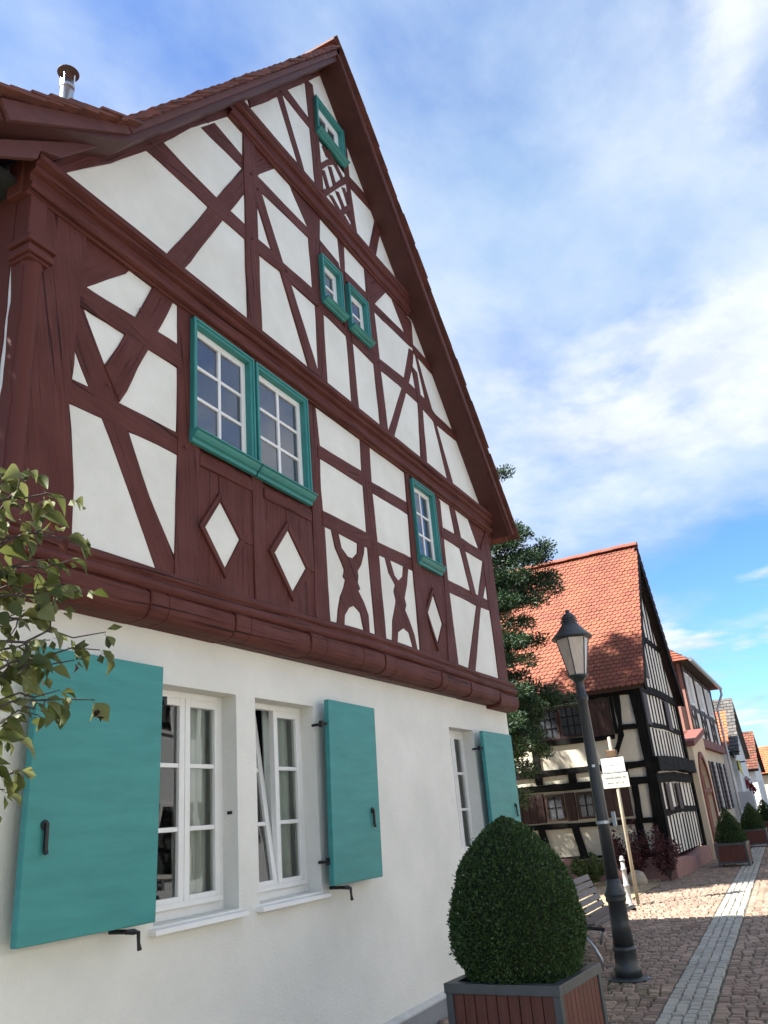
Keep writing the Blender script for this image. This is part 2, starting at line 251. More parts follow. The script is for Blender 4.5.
# ------------------------------------------------------------------ helpers
OFF = {}
class MB:
    """collects geometry of one part"""
    def __init__(s): s.v = []; s.f = []; s.uv = {}
    def add(s, vs, fs, uvs=None):
        b = len(s.v); s.v += [tuple(p) for p in vs]
        for i, f in enumerate(fs):
            if uvs: s.uv[len(s.f)] = uvs[i]
            s.f.append(tuple(b + k for k in f))
        return s
    def box(s, x0, x1, y0, y1, z0, z1, T=None):
        vs = [Vector((x, y, z)) for x in (x0, x1) for y in (y0, y1) for z in (z0, z1)]
        if T is not None: vs = [T @ p for p in vs]
        return s.add(vs, [(0, 1, 3, 2), (4, 6, 7, 5), (0, 4, 5, 1), (2, 3, 7, 6), (0, 2, 6, 4), (1, 5, 7, 3)])
    def prism(s, poly, y0, y1, axis='y', grain=None):
        """polygon in (x,z) extruded along y; axis 'x': polygon in (y,z) along x; axis 'z': polygon in (x,y) along z"""
        n = len(poly)
        def P(a, b, t):
            return (a, t, b) if axis == 'y' else ((t, a, b) if axis == 'x' else (a, b, t))
        ar = sum(poly[i][0] * poly[(i + 1) % n][1] - poly[(i + 1) % n][0] * poly[i][1] for i in range(n))
        flip = (ar < 0) ^ (axis == 'y') ^ (y1 < y0)
        if flip: poly = poly[::-1]
        vs = [P(a, b, y0) for a, b in poly] + [P(a, b, y1) for a, b in poly]
        fs = [tuple(range(n))[::-1], tuple(range(n, 2 * n))]
        fs += [(i, (i + 1) % n, n + (i + 1) % n, n + i) for i in range(n)]
        uvs = None
        if grain:
            gx, gz = grain; L = math.hypot(gx, gz); gx /= L; gz /= L
            q = [(a * gx + b * gz, -a * gz + b * gx) for a, b in poly]
            q2 = q + [(u, v + abs(y1 - y0)) for u, v in q]
            uvs = [[q2[k] for k in f] for f in fs]
        return s.add(vs, fs, uvs)
    def tube(s, pts, rad, n=8, caps=True):
        pts = [Vector(p) for p in pts]
        if not hasattr(rad, '__len__'): rad = [rad] * len(pts)
        rings = []; prev = None
        for i, p in enumerate(pts):
            d = (pts[min(i + 1, len(pts) - 1)] - pts[max(i - 1, 0)]).normalized()
            a = prev - d * prev.dot(d) if prev is not None else d.orthogonal()
            a.normalize(); prev = a; b = d.cross(a)
            rings.append([p + (a * math.cos(t) + b * math.sin(t)) * rad[i] for t in [2 * math.pi * k / n for k in range(n)]])
        vs = [q for r in rings for q in r]
        fs = [(i * n + k, i * n + (k + 1) % n, (i + 1) * n + (k + 1) % n, (i + 1) * n + k) for i in range(len(pts) - 1) for k in range(n)]
        if caps: fs += [tuple(range(n))[::-1], tuple(range((len(pts) - 1) * n, len(pts) * n))]
        return s.add(vs, fs)
    def lathe(s, prof, n=20, c=(0, 0, 0)):
        vs = [(c[0] + r * math.cos(2 * math.pi * k / n), c[1] + r * math.sin(2 * math.pi * k / n), c[2] + z) for r, z in prof for k in range(n)]
        fs = [(i * n + k, i * n + (k + 1) % n, (i + 1) * n + (k + 1) % n, (i + 1) * n + k) for i in range(len(prof) - 1) for k in range(n)]
        fs += [tuple(range(n))[::-1], tuple(range((len(prof) - 1) * n, len(prof) * n))]
        return s.add(vs, fs)
    def mesh(s, name, mat, smooth=False, off=None):
        me = bpy.data.meshes.new(name)
        v = s.v if off is None else [(p[0] - off[0], p[1] - off[1], p[2] - off[2]) for p in s.v]
        me.from_pydata(v, [], s.f)
        if s.uv:
            ul = me.uv_layers.new(name='UVMap').data
            for pi, uvs in s.uv.items():
                p = me.polygons[pi]
                for k, li in enumerate(p.loop_indices): ul[li].uv = uvs[k]
        if mat: me.materials.append(mat)
        if smooth:
            me.polygons.foreach_set('use_smooth', [True] * len(me.polygons))
        me.update()
        return me
    def build(s, name, mat, parent=None, smooth=False, bevel=0, angle=False):
        off = OFF.get(parent) if parent else None
        me = s.mesh(name, mat, smooth, off)
        o = bpy.data.objects.new(name, me)
        COL.objects.link(o)
        if parent:
            o.parent = parent
            if off is not None: OFF[o] = off
        if bevel:
            m = o.modifiers.new('bevel', 'BEVEL'); m.width = bevel; m.segments = 2; m.limit_method = 'ANGLE'; m.angle_limit = R(50)
        return o
def tag(o, label=None, cat=None, group=None, kind=None):
    for k, v in (('label', label), ('category', cat), ('group', group), ('kind', kind)):
        if v: o[k] = v
    return o
def thing(name, label, cat, loc=(0, 0, 0), rotz=0.0, group=None, world=False):
    """an Empty at the thing's base; world=True: its parts are written in world coordinates"""
    o = bpy.data.objects.new(name, None)
    COL.objects.link(o)
    o.location = loc; o.rotation_euler = (0, 0, rotz)
    o.empty_display_size = 0.2
    tag(o, label, cat, group)
    if world: OFF[o] = Vector(loc)
    return o
def inst(name, me, parent, loc, rot=(0, 0, 0), scale=(1, 1, 1)):
    o = bpy.data.objects.new(name, me)
    COL.objects.link(o)
    if parent:
        o.parent = parent
        off = OFF.get(parent)
        if off is not None: loc = Vector(loc) - off
    o.location = loc; o.rotation_euler = rot; o.scale = scale
    return o
def copy_tree(o, parent=None):
    c = o.copy(); COL.objects.link(c); c.parent = parent
    for ch in list(o.children): copy_tree(ch, c)
    return c

# ------------------------------------------------------------------ materials
def mat(name, col, rough=0.7, col2=None, vscale=4.0, bump=0.0, bscale=40.0, bdist=0.01, metallic=0.0, spec=0.4, stretch=None,
        uv=False, island=0.0, lo=0.35, hi=0.65, wave=0.0, wscale=2.0):
    m = bpy.data.materials.new(name); m.use_nodes = True
    t = m.node_tree; b = t.nodes['Principled BSDF']
    b.inputs['Roughness'].default_value = rough
    b.inputs['Metallic'].default_value = metallic
    b.inputs['Specular IOR Level'].default_value = spec
    g = N(t, 'ShaderNodeTexCoord') if uv else N(t, 'ShaderNodeNewGeometry')
    vec = g.outputs['UV'] if uv else g.outputs['Position']
    if stretch:
        mpn = N(t, 'ShaderNodeMapping'); mpn.inputs['Scale'].default_value = stretch
        LK(t, vec, mpn.inputs['Vector']); vec = mpn.outputs[0]
    out = None
    c1 = (*col, 1)
    if col2:
        nz = N(t, 'ShaderNodeTexNoise', Scale=vscale, Detail=7.0, Roughness=0.62)
        LK(t, vec, nz.inputs['Vector'])
        mr = N(t, 'ShaderNodeMapRange'); mr.inputs['From Min'].default_value = lo; mr.inputs['From Max'].default_value = hi
        LK(t, nz.outputs['Fac'], mr.inputs['Value'])
        mxn = N(t, 'ShaderNodeMix', data_type='RGBA'); mxn.inputs['A'].default_value = c1; mxn.inputs['B'].default_value = (*col2, 1)
        LK(t, mr.outputs[0], mxn.inputs['Factor']); out = mxn.outputs['Result']
    if island:
        gi = N(t, 'ShaderNodeNewGeometry')
        hs = N(t, 'ShaderNodeHueSaturation')
        if out: LK(t, out, hs.inputs['Color'])
        else: hs.inputs['Color'].default_value = c1
        mr2 = N(t, 'ShaderNodeMapRange'); mr2.inputs['To Min'].default_value = 1 - island; mr2.inputs['To Max'].default_value = 1 + island
        LK(t, gi.outputs['Random Per Island'], mr2.inputs['Value']); LK(t, mr2.outputs[0], hs.inputs['Value'])
        mr3 = N(t, 'ShaderNodeMapRange'); mr3.inputs['To Min'].default_value = 0.5 - island * 0.04; mr3.inputs['To Max'].default_value = 0.5 + island * 0.04
        wn = N(t, 'ShaderNodeTexWhiteNoise', noise_dimensions='1D'); LK(t, gi.outputs['Random Per Island'], wn.inputs['W'])
        LK(t, wn.outputs['Value'], mr3.inputs['Value']); LK(t, mr3.outputs[0], hs.inputs['Hue'])
        out = hs.outputs['Color']
    if out: LK(t, out, b.inputs['Base Color'])
    else: b.inputs['Base Color'].default_value = c1
    if bump:
        nb = N(t, 'ShaderNodeTexNoise', Scale=bscale, Detail=6.0, Roughness=0.6)
        LK(t, vec, nb.inputs['Vector'])
        h = nb.outputs['Fac']
        if wave:
            nw = N(t, 'ShaderNodeTexNoise', Scale=wscale, Detail=2.0); LK(t, vec, nw.inputs['Vector'])
            h = MATH(t, 'ADD', h, MATH(t, 'MULTIPLY', nw.outputs['Fac'], wave))
        bn = N(t, 'ShaderNodeBump', Strength=bump, Distance=bdist)
        LK(t, h, bn.inputs['Height']); LK(t, bn.outputs[0], b.inputs['Normal'])
    return m
def timber_mat(name, c1, c2, rough=0.55, spec=0.35):
    """painted old oak: grain runs along U, with drying cracks"""
    m = bpy.data.materials.new(name); m.use_nodes = True
    t = m.node_tree; b = t.nodes['Principled BSDF']
    b.inputs['Specular IOR Level'].default_value = spec
    uvn = N(t, 'ShaderNodeTexCoord')
    m1 = N(t, 'ShaderNodeMapping'); m1.inputs['Scale'].default_value = (1.6, 26.0, 1); LK(t, uvn.outputs['UV'], m1.inputs['Vector'])
    g = N(t, 'ShaderNodeTexNoise', Scale=1.0, Detail=8.0, Roughness=0.65, Distortion=0.6); LK(t, m1.outputs[0], g.inputs['Vector'])
    m2 = N(t, 'ShaderNodeMapping'); m2.inputs['Scale'].default_value = (0.9, 34.0, 1); LK(t, uvn.outputs['UV'], m2.inputs['Vector'])
    ck = N(t, 'ShaderNodeTexNoise', Scale=1.0, Detail=3.0, Roughness=0.5, Distortion=1.2); LK(t, m2.outputs[0], ck.inputs['Vector'])
    cr_ = N(t, 'ShaderNodeMapRange'); cr_.inputs['From Min'].default_value = 0.30; cr_.inputs['From Max'].default_value = 0.37
    LK(t, ck.outputs['Fac'], cr_.inputs['Value'])
    bl = N(t, 'ShaderNodeTexNoise', Scale=3.0, Detail=5.0); LK(t, uvn.outputs['UV'], bl.inputs['Vector'])
    f = MATH(t, 'ADD', MATH(t, 'MULTIPLY', g.outputs['Fac'], 0.55), MATH(t, 'MULTIPLY', bl.outputs['Fac'], 0.45))
    mr = N(t, 'ShaderNodeMapRange'); mr.inputs['From Min'].default_value = 0.36; mr.inputs['From Max'].default_value = 0.64; LK(t, f, mr.inputs['Value'])
    mi = N(t, 'ShaderNodeMix', data_type='RGBA'); mi.inputs['A'].default_value = (*c1, 1); mi.inputs['B'].default_value = (*c2, 1)
    ck2 = N(t, 'ShaderNodeMix', data_type='RGBA'); ck2.inputs['A'].default_value = tuple(x * 0.35 for x in c2) + (1,)
    LK(t, cr_.outputs[0], ck2.inputs['Factor']); LK(t, mi.outputs['Result'], ck2.inputs['B'])
    LK(t, mr.outputs[0], mi.inputs['Factor']); LK(t, ck2.outputs['Result'], b.inputs['Base Color'])
    rr = N(t, 'ShaderNodeMapRange'); rr.inputs['To Min'].default_value = rough - 0.12; rr.inputs['To Max'].default_value = rough + 0.2
    LK(t, bl.outputs['Fac'], rr.inputs['Value']); LK(t, rr.outputs[0], b.inputs['Roughness'])
    h = MATH(t, 'ADD', MATH(t, 'MULTIPLY', g.outputs['Fac'], 0.7), MATH(t, 'MULTIPLY', cr_.outputs[0], 0.6))
    bn = N(t, 'ShaderNodeBump', Strength=0.9, Distance=0.022); LK(t, h, bn.inputs['Height']); LK(t, bn.outputs[0], b.inputs['Normal'])
    return m
def glass_mat(name, tint, ior, base=None):
    m = bpy.data.materials.new(name); m.use_nodes = True
    t = m.node_tree; t.nodes.clear()
    o = N(t, 'ShaderNodeOutputMaterial'); mxs = N(t, 'ShaderNodeMixShader')
    fr = N(t, 'ShaderNodeFresnel', IOR=ior)
    nz = N(t, 'ShaderNodeTexNoise', Scale=2.4, Detail=1.0); gg = N(t, 'ShaderNodeNewGeometry'); LK(t, gg.outputs['Position'], nz.inputs['Vector'])
    bp = N(t, 'ShaderNodeBump', Strength=0.08, Distance=0.02); LK(t, nz.outputs['Fac'], bp.inputs['Height'])
    gl = N(t, 'ShaderNodeBsdfGlossy', Roughness=0.015); LK(t, bp.outputs[0], gl.inputs['Normal'])
    if base: d = N(t, 'ShaderNodeBsdfDiffuse'); d.inputs['Color'].default_value = (*base, 1)
    else: d = N(t, 'ShaderNodeBsdfTransparent'); d.inputs['Color'].default_value = (*tint, 1)
    LK(t, fr.outputs[0], mxs.inputs[0]); LK(t, d.outputs[0], mxs.inputs[1]); LK(t, gl.outputs[0], mxs.inputs[2]); LK(t, mxs.outputs[0], o.inputs[0])
    return m
def leaf_mat(name, c1, c2, trans=0.25, rough=0.5, island=True):
    m = bpy.data.materials.new(name); m.use_nodes = True
    t = m.node_tree; b = t.nodes['Principled BSDF']; b.inputs['Roughness'].default_value = rough
    b.inputs['Specular IOR Level'].default_value = 0.35
    if island:
        g = N(t, 'ShaderNodeNewGeometry'); fac = g.outputs['Random Per Island']
    else:
        g = N(t, 'ShaderNodeObjectInfo'); fac = g.outputs['Random']
    mi = N(t, 'ShaderNodeMix', data_type='RGBA'); mi.inputs['A'].default_value = (*c1, 1); mi.inputs['B'].default_value = (*c2, 1)
    LK(t, fac, mi.inputs['Factor']); LK(t, mi.outputs['Result'], b.inputs['Base Color'])
    tr = N(t, 'ShaderNodeBsdfTranslucent'); LK(t, mi.outputs['Result'], tr.inputs['Color'])
    ms = N(t, 'ShaderNodeMixShader'); ms.inputs[0].default_value = trans
    o = t.nodes['Material Output']
    LK(t, b.outputs[0], ms.inputs[1]); LK(t, tr.outputs[0], ms.inputs[2]); LK(t, ms.outputs[0], o.inputs['Surface'])
    return m

MT = dict(
    plaster=mat('ground_plaster', (0.82, 0.81, 0.745), 0.85, (0.715, 0.712, 0.65), 1.1, 0.6, 55, 0.008, spec=0.2, wave=6.0, wscale=1.3),
    infill=mat('infill_plaster', (0.82, 0.81, 0.735), 0.85, (0.71, 0.70, 0.62), 1.4, 0.55, 50, 0.008, spec=0.2, wave=4.0, wscale=3.0),
    timber=timber_mat('maroon_timber', (0.130, 0.040, 0.031), (0.082, 0.024, 0.018), 0.62, 0.2),
    maroon=mat('maroon_board', (0.125, 0.044, 0.036), 0.65, (0.095, 0.032, 0.027), 5, 0.3, 30, 0.004, stretch=(1, 1, 3)),
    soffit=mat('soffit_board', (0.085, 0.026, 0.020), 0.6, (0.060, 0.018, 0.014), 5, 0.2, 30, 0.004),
    teal=mat('teal_paint', (0.058, 0.285, 0.27), 0.5, (0.045, 0.235, 0.225), 2.0, 0.15, 22, 0.003, spec=0.3, stretch=(1, 1, 6)),
    teal2=mat('teal_frame_paint', (0.045, 0.25, 0.225), 0.5, (0.036, 0.205, 0.188), 3, 0.12, 40, 0.003),
    white=mat('white_gloss', (0.82, 0.82, 0.79), 0.38, (0.76, 0.755, 0.72), 3, 0.05, 40, 0.002),
    iron=mat('black_iron', (0.012, 0.012, 0.013), 0.45, bump=0.2, bscale=90, bdist=0.002),
    glass_up=glass_mat('window_glass_dark', None, 2.3, (0.055, 0.06, 0.07)),
    glass=glass_mat('window_glass', (0.84, 0.88, 0.86), 1.6),
    curtain=mat('curtain', (0.70, 0.74, 0.70), 0.9, (0.58, 0.62, 0.59), 3, 0.1, 20, 0.01, stretch=(6, 1, 0.6)),
    dark=mat('shade_black', (0.02, 0.02, 0.02), 0.9),  # near-black: the shade of room and eave put into the colour
    plinth=mat('grey_plinth', (0.24, 0.25, 0.26), 0.8, (0.19, 0.20, 0.205), 3, 0.3, 60, 0.004),
    plinthcap=mat('plinth_cap', (0.55, 0.55, 0.52), 0.8, (0.44, 0.44, 0.42), 5, 0.3, 60, 0.004),
    tile_old=mat('brown_roof_tile', (0.17, 0.062, 0.035), 0.8, (0.085, 0.036, 0.025), 6, 0.4, 40, 0.006, island=0.35),
    tile_red=mat('red_roof_tile', (0.25, 0.074, 0.038), 0.75, (0.18, 0.053, 0.029), 0.9, 0.4, 30, 0.006, island=0.15),
    tile_base=mat('dark_roof_boards', (0.030, 0.016, 0.012), 0.85),
    zinc=mat('zinc', (0.42, 0.44, 0.46), 0.35, (0.34, 0.36, 0.38), 5, metallic=0.7),
    steel=mat('stainless_steel', (0.68, 0.69, 0.70), 0.22, metallic=1.0),
    rust=mat('weathered_flue_cap', (0.10, 0.075, 0.06), 0.6, (0.05, 0.035, 0.03), 14, metallic=0.4),
    black_timber=timber_mat('black_timber', (0.008, 0.0075, 0.007), (0.004, 0.004, 0.004), 0.75, 0.12),
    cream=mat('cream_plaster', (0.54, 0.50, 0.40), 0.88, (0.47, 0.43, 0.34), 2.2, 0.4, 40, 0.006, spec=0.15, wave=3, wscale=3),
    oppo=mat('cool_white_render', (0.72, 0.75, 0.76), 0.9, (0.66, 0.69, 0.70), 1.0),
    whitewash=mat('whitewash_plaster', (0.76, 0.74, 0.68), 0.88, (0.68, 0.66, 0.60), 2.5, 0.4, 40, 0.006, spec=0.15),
    brown=mat('brown_boards', (0.036, 0.013, 0.010), 0.6, (0.020, 0.008, 0.006), 5, 0.4, 30, 0.006, stretch=(4, 4, 0.5)),
    sandstone=mat('pink_sandstone', (0.30, 0.165, 0.15), 0.88, (0.23, 0.125, 0.115), 4, 0.5, 20, 0.012),
)

# ------------------------------------------------------------------ ground, street, paving
def ST(o, kind='structure'): o['kind'] = kind; return o
g = MB(); S_ = 1500
g.add([(-S_, -S_, 0), (S_, -S_, 0), (S_, S_, 0), (-S_, S_, 0)], [(0, 1, 2, 3)])
MT['earth'] = mat('earth', (0.10, 0.085, 0.065), 0.95, (0.07, 0.06, 0.045), 1.5, 0.5, 12, 0.02)
ST(g.build('ground', MT['earth']))
SA = R(2.4)                                  # street direction
sc_, ss_ = math.cos(SA), math.sin(SA)
def ST2W(s, t):                              # along / across the street, measured from the paving strip's left edge
    x0, y0 = 7.45, -1.76
    return x0 + s * sc_ - t * ss_, y0 + s * ss_ + t * sc_
MT['cobble'] = mat('red_cobble', (0.29, 0.21, 0.155), 0.8, (0.215, 0.155, 0.115), 0.7, 0.5, 60, 0.006, island=0.30)
MT['joint'] = mat('sandy_joints', (0.13, 0.105, 0.08), 0.95, (0.075, 0.075, 0.045), 1.2, 0.4, 50, 0.01)
MT['strip'] = mat('grey_granite_sett', (0.38, 0.365, 0.315), 0.75, (0.30, 0.285, 0.245), 2.0, 0.4, 70, 0.005, island=0.16)
MT['gravel'] = mat('sandy_gravel', (0.32, 0.25, 0.15), 0.95, (0.24, 0.19, 0.115), 3, 0.6, 60, 0.02)
road = MB()
a = [(-12, -9), (130, -9), (130, 6), (-12, 6)]
road.add([(*ST2W(s, t), 0.004) for s, t in a], [(0, 1, 2, 3)])
street = ST(road.build('street', MT['joint']))
# cobbles: real stones, laid in slightly wavering rows, left out under the grey strip
def cobble(mb, cx, cy, a, b, h, rot, z0=0.004):
    ca, sa = math.cos(rot), math.sin(rot)
    lo = [(-a, -b), (a, -b), (a, b), (-a, b)]
    k = 0.78
    vs = []
    for x, y in lo:
        x *= random.uniform(0.93, 1.0); y *= random.uniform(0.93, 1.0)
        vs.append((cx + x * ca - y * sa, cy + x * sa + y * ca, z0))
    tl = random.uniform(-0.003, 0.003); tl2 = random.uniform(-0.003, 0.003)
    for i, (x, y) in enumerate(lo):
        x *= k; y *= k
        vs.append((cx + x * ca - y * sa, cy + x * sa + y * ca, z0 + h + (tl if i in (0, 1) else -tl) + (tl2 if i in (0, 3) else -tl2)))
    mb.add(vs, [(4, 5, 6, 7), (0, 1, 5, 4), (1, 2, 6, 5), (2, 3, 7, 6), (3, 0, 4, 7)])
cb = MB()
s = -3.6
while s < 30:
    stp = 0.096
    spots = []
    for t, end, sg in ((0.006, 4.0, 1), (-0.408, -5.2, -1)):
        while t * sg < end * sg:
            wd = random.uniform(0.085, 0.135)
            spots.append((t + sg * wd / 2, wd)); t += sg * wd
    for tm, wd in spots:
        if True:
            x, y = ST2W(s + 0.035 * math.sin(tm * 2.1 + s * 0.7) + random.uniform(-0.008, 0.008), tm)
            if not (y > 0.02 and x < 10.3) and not (y > 0.0 and x > 19.3):
                cobble(cb, x, y, stp / 2 - 0.006, wd / 2 - 0.006, random.uniform(0.012, 0.024), SA + random.uniform(-0.06, 0.06))
    s += stp
ST(cb.build('cobbles', MT['cobble'], street), 'stuff')
# grey strip: four rows of setts, the nearest as stones of their own
bed = MB()
bed.add([(*ST2W(s, t), 0.007) for s, t in ((-12, -0.42), (130, -0.42), (130, 0.03), (-12, 0.03))], [(0, 1, 2, 3)])
strip = ST(bed.build('paving_strip', MT['joint']))
sett_me = []
for k in range(6):
    mb = MB(); cobble(mb, 0, 0, 0.066, 0.0475, 0.026, 0, 0.0); sett_me.append(mb.mesh('sett', MT['strip']))
far = MB(); cnt = 0
s = -0.35
while s < 45:
    for k in range(4):
        t = -0.40 + (k + 0.5) * 0.1
        x, y = ST2W(s + (0.07 if k % 2 else 0) + random.uniform(-0.01, 0.01), t + random.uniform(-0.004, 0.004))
        if cnt < 300:
            inst('sett', random.choice(sett_me), strip, (x, y, 0.007), (0, 0, SA + random.uniform(-0.05, 0.05)), (random.uniform(0.92, 1.04), random.uniform(0.94, 1.03), random.uniform(0.8, 1.1)))
            cnt += 1
        else:
            cobble(far, x, y, 0.064, 0.046, 0.024, SA, 0.007)
    s += 0.14
ST(far.build('far_setts', MT['strip'], strip), 'stuff')
gb = MB()
gp = [(13.6, 0.55), (15.5, 0.2), (18.6, 0.1), (19.7, 0.3), (19.9, 9), (10.4, 9), (10.4, 1.2), (12, 1.0)]
gb.add([(x, y, 0.034) for x, y in gp], [tuple(range(len(gp)))])
ST(gb.build('gravel_bed', MT['gravel']))
gs = MB()
for k in range(5200):
    x = random.uniform(13.2, 19.6); y = random.uniform(0.3, 3.4)
    r = random.uniform(0.008, 0.02)
    gs.add([(x - r, y, 0.034), (x + r, y - r * .4, 0.034), (x, y + r, 0.034), (x, y, 0.034 + r)], [(0, 1, 3), (1, 2, 3), (2, 0, 3)])
MT['pebble'] = mat('pebbles', (0.45, 0.36, 0.24), 0.9, island=0.3)
ST(tag(gs.build('gravel', MT['pebble']), 'sandy gravel beside the old black and white house', 'gravel'), 'stuff')
# weeds between the cobbles near the lamp
wd_ = MB()
for k in range(60):
    cx, cy = random.choice([(8.6, -1.15), (8.4, -1.4), (8.9, -0.7), (8.0, -1.0), (9.4, -0.6), (8.2, -1.5), (9.9, -0.4)])
    cx += random.gauss(0, 0.16); cy += random.gauss(0, 0.12)
    for j in range(9):
        a_ = random.uniform(0, 6.28); l = random.uniform(0.02, 0.06); bx, by = cx + random.gauss(0, .02), cy + random.gauss(0, .02)
        dx, dy = math.cos(a_), math.sin(a_)
        wd_.add([(bx - dy * .004, by + dx * .004, 0.006), (bx + dy * .004, by - dx * .004, 0.006), (bx + dx * l * .6, by + dy * l * .6, 0.01 + l)], [(0, 1, 2)])
MT['weed'] = leaf_mat('weed', (0.07, 0.11, 0.03), (0.12, 0.14, 0.05), 0.2)
ST(tag(wd_.build('weeds', MT['weed']), 'small green weeds between the cobbles around the lamp', 'weeds'), 'stuff')

# ------------------------------------------------------------------ the maroon half-timbered house
H1 = thing('half_timbered_house', 'large maroon and white half-timbered house with teal shutters and steep gable', 'house', (6.4, 0.0, 0.0), world=True)
def poly_len_axis(poly):
    best = (0, 1); L = 0
    for i in range(len(poly)):
        for j in range(i):
            dx, dz = poly[i][0] - poly[j][0], poly[i][1] - poly[j][1]
            d = math.hypot(dx, dz)
            if d > L: L = d; best = (dx, dz)
    return best
def rough_poly(poly, step=0.11, amp=0.006, seed=0.0):
    out = []
    n = len(poly)
    for i in range(n):
        (xa, za), (xb, zb) = poly[i], poly[(i + 1) % n]
        L = math.hypot(xb - xa, zb - za)
        k = max(1, int(L / step))
        for j in range(k):
            f = j / k
            x = xa + (xb - xa) * f; z = za + (zb - za) * f
            if L > 0.02:
                nx, nz_ = (zb - za) / L, -(xb - xa) / L
                d = noise.noise(Vector((x * 3.1 + seed, z * 3.1, seed))) * amp * 1.5 + noise.noise(Vector((x * 9 + seed, z * 9, seed + 5))) * amp * 0.7
                x += nx * d; z += nz_ * d
            out.append((x, z))
    return out
for i, (nm, poly) in enumerate(TIMBERS):
    fr = -0.004 + (i * 7 % 13) * 0.0013
    if nm.startswith('lattice'): fr = -0.002 if nm == 'lattice_bar' else 0.004
    if nm == 'angle_brace': fr += 0.006
    amp = 0.003 if nm.startswith('lattice') else (0.009 if 'corner' in nm else 0.006)
    MB().prism(rough_poly(poly, 0.11, amp, i * 3.7), fr, 0.05, grain=poly_len_axis(poly)).build(nm, MT['timber'], H1, bevel=0.005)
for i, poly in enumerate(PANELS):
    MB().prism(poly, 0.011 + (i % 3) * 0.002, 0.05).build('infill_panel', MT['infill'], H1, bevel=0.008)
OUTL = [(2.54, 2.95), (2.54, 5.62), (3.12, 6.1), (6.3, 10.2), (8.86, 7.2), (10.1, 5.7), (10.27, 5.5), (10.27, 2.95)]
MB().prism(OUTL, 0.045, 0.25).build('gable_wall', MT['infill'], H1)
# backing boards behind the upper windows and the apron panels with their lozenges
for (x0, x1, z0, z1) in ((4.03, 5.60, 4.2, 5.38), (7.68, 8.46, 4.25, 5.38), (5.96, 7.1, 6.6, 7.33), (6.03, 6.8, 9.02, 9.70)):
    MB().prism([(x0, z0), (x1, z0), (x1, z1), (x0, z1)], 0.040, 0.05, grain=(0, 1)).build('window_backing_board', MT['timber'], H1)
def apron(x0, x1, z0, z1, dia, k):
    """maroon field round a white lozenge: four boards meeting at the lozenge, four raised lozenge strips, a lozenge panel"""
    top, rgt, bot, lft = dia
    W_ = [(x0, z0), (x1, z0), (x1, z1), (x0, z1)]
    boards = [[top, (top[0], z1), (x1, z1), (x1, rgt[1]), rgt], [rgt, (x1, rgt[1]), (x1, z0), (bot[0], z0), bot],
              [bot, (bot[0], z0), (x0, z0), (x0, lft[1]), lft], [lft, (x0, lft[1]), (x0, z1), (top[0], z1), top]]
    for j, b in enumerate(boards):
        MB().prism(rough_poly(b, .15, .003, k + j), 0.012 + 0.004 * (j % 2), 0.048, grain=(0, 1)).build('apron_board', MT['timber'], H1, bevel=0.006)
    cx = (lft[0] + rgt[0]) / 2; cz = (top[1] + bot[1]) / 2
    big = [(cx + (p[0] - cx) * 1.30, cz + (p[1] - cz) * 1.26) for p in dia]
    for j in range(4):
        q = [dia[j], big[j], big[(j + 1) % 4], dia[(j + 1) % 4]]
        MB().prism(q, -0.008 + 0.0022 * (j % 2), 0.03, grain=(dia[j][0] - dia[(j + 1) % 4][0], dia[j][1] - dia[(j + 1) % 4][1])).build('lozenge_strip', MT['timber'], H1, bevel=0.006)
    MB().prism(dia, 0.0085, 0.05).build('lozenge_panel', MT['infill'], H1, bevel=0.006)
apron(4.06, 4.70, 3.22, 4.25, [(4.295, 3.919), (4.519, 3.685), (4.338, 3.41), (4.119, 3.665)], 1)
apron(4.84, 5.56, 3.22, 4.25, [(5.164, 3.947), (5.414, 3.674), (5.191, 3.415), (4.955, 3.691)], 9)
apron(7.80, 8.43, 3.22, 4.28, [(8.046, 3.998), (8.219, 3.683), (8.019, 3.417), (7.836, 3.737)], 17)
MB().prism(rough_poly([(4.70, 3.22), (4.84, 3.22), (4.83, 4.3), (4.69, 4.3)], .12, .004, 3), 0.003, 0.05, grain=(0, 1)).build('post', MT['timber'], H1, bevel=0.005)
for x0, x1 in ((4.07, 4.69), (4.85, 5.55)):
    MB().prism(rough_poly([(x0, 4.13), (x1, 4.13), (x1, 4.22), (x0, 4.22)], .12, .003, x0), 0.002, 0.05, grain=(1, 0)).build('apron_rail', MT['timber'], H1, bevel=0.005)
# moulded beams
def moulding(prof, x0, x1, name, n=26, amp=0.008, material='timber', hump=None):
    mb = MB(); P = []
    m = len(prof)
    xs = [x0 + (x1 - x0) * i / n for i in range(n + 1)]
    for x in xs:
        d = noise.noise(Vector((x * 1.7, prof[0][1] * 3, 0))) * amp
        if hump: d = d + hump(x)
        P.append([(x, y, z + d * 1.0) for y, z in prof])
    fs = []; uv = []
    arc = [0]
    for i in range(1, m): arc.append(arc[-1] + math.hypot(prof[i][0] - prof[i - 1][0], prof[i][1] - prof[i - 1][1]))
    vs = [p for r in P for p in r]
    for i in range(n):
        for j in range(m - 1):
            fs.append((i * m + j, (i + 1) * m + j, (i + 1) * m + j + 1, i * m + j + 1))
            uv.append([(xs[i], arc[j]), (xs[i + 1], arc[j]), (xs[i + 1], arc[j + 1]), (xs[i], arc[j + 1])])
    fs.append(tuple(range(m))[::-1]); uv.append([(y, z) for y, z in prof][::-1])
    fs.append(tuple(range(n * m, n * m + m))); uv.append([(y, z) for y, z in prof])
    mb.add(vs, fs, uv)
    return mb.build(name, MT[material], H1)
def roll(yc, zc, r, a0, a1, n=6):
    return [(yc + r * math.cos(R(a0 + (a1 - a0) * i / n)), zc + r * math.sin(R(a0 + (a1 - a0) * i / n))) for i in range(n + 1)]
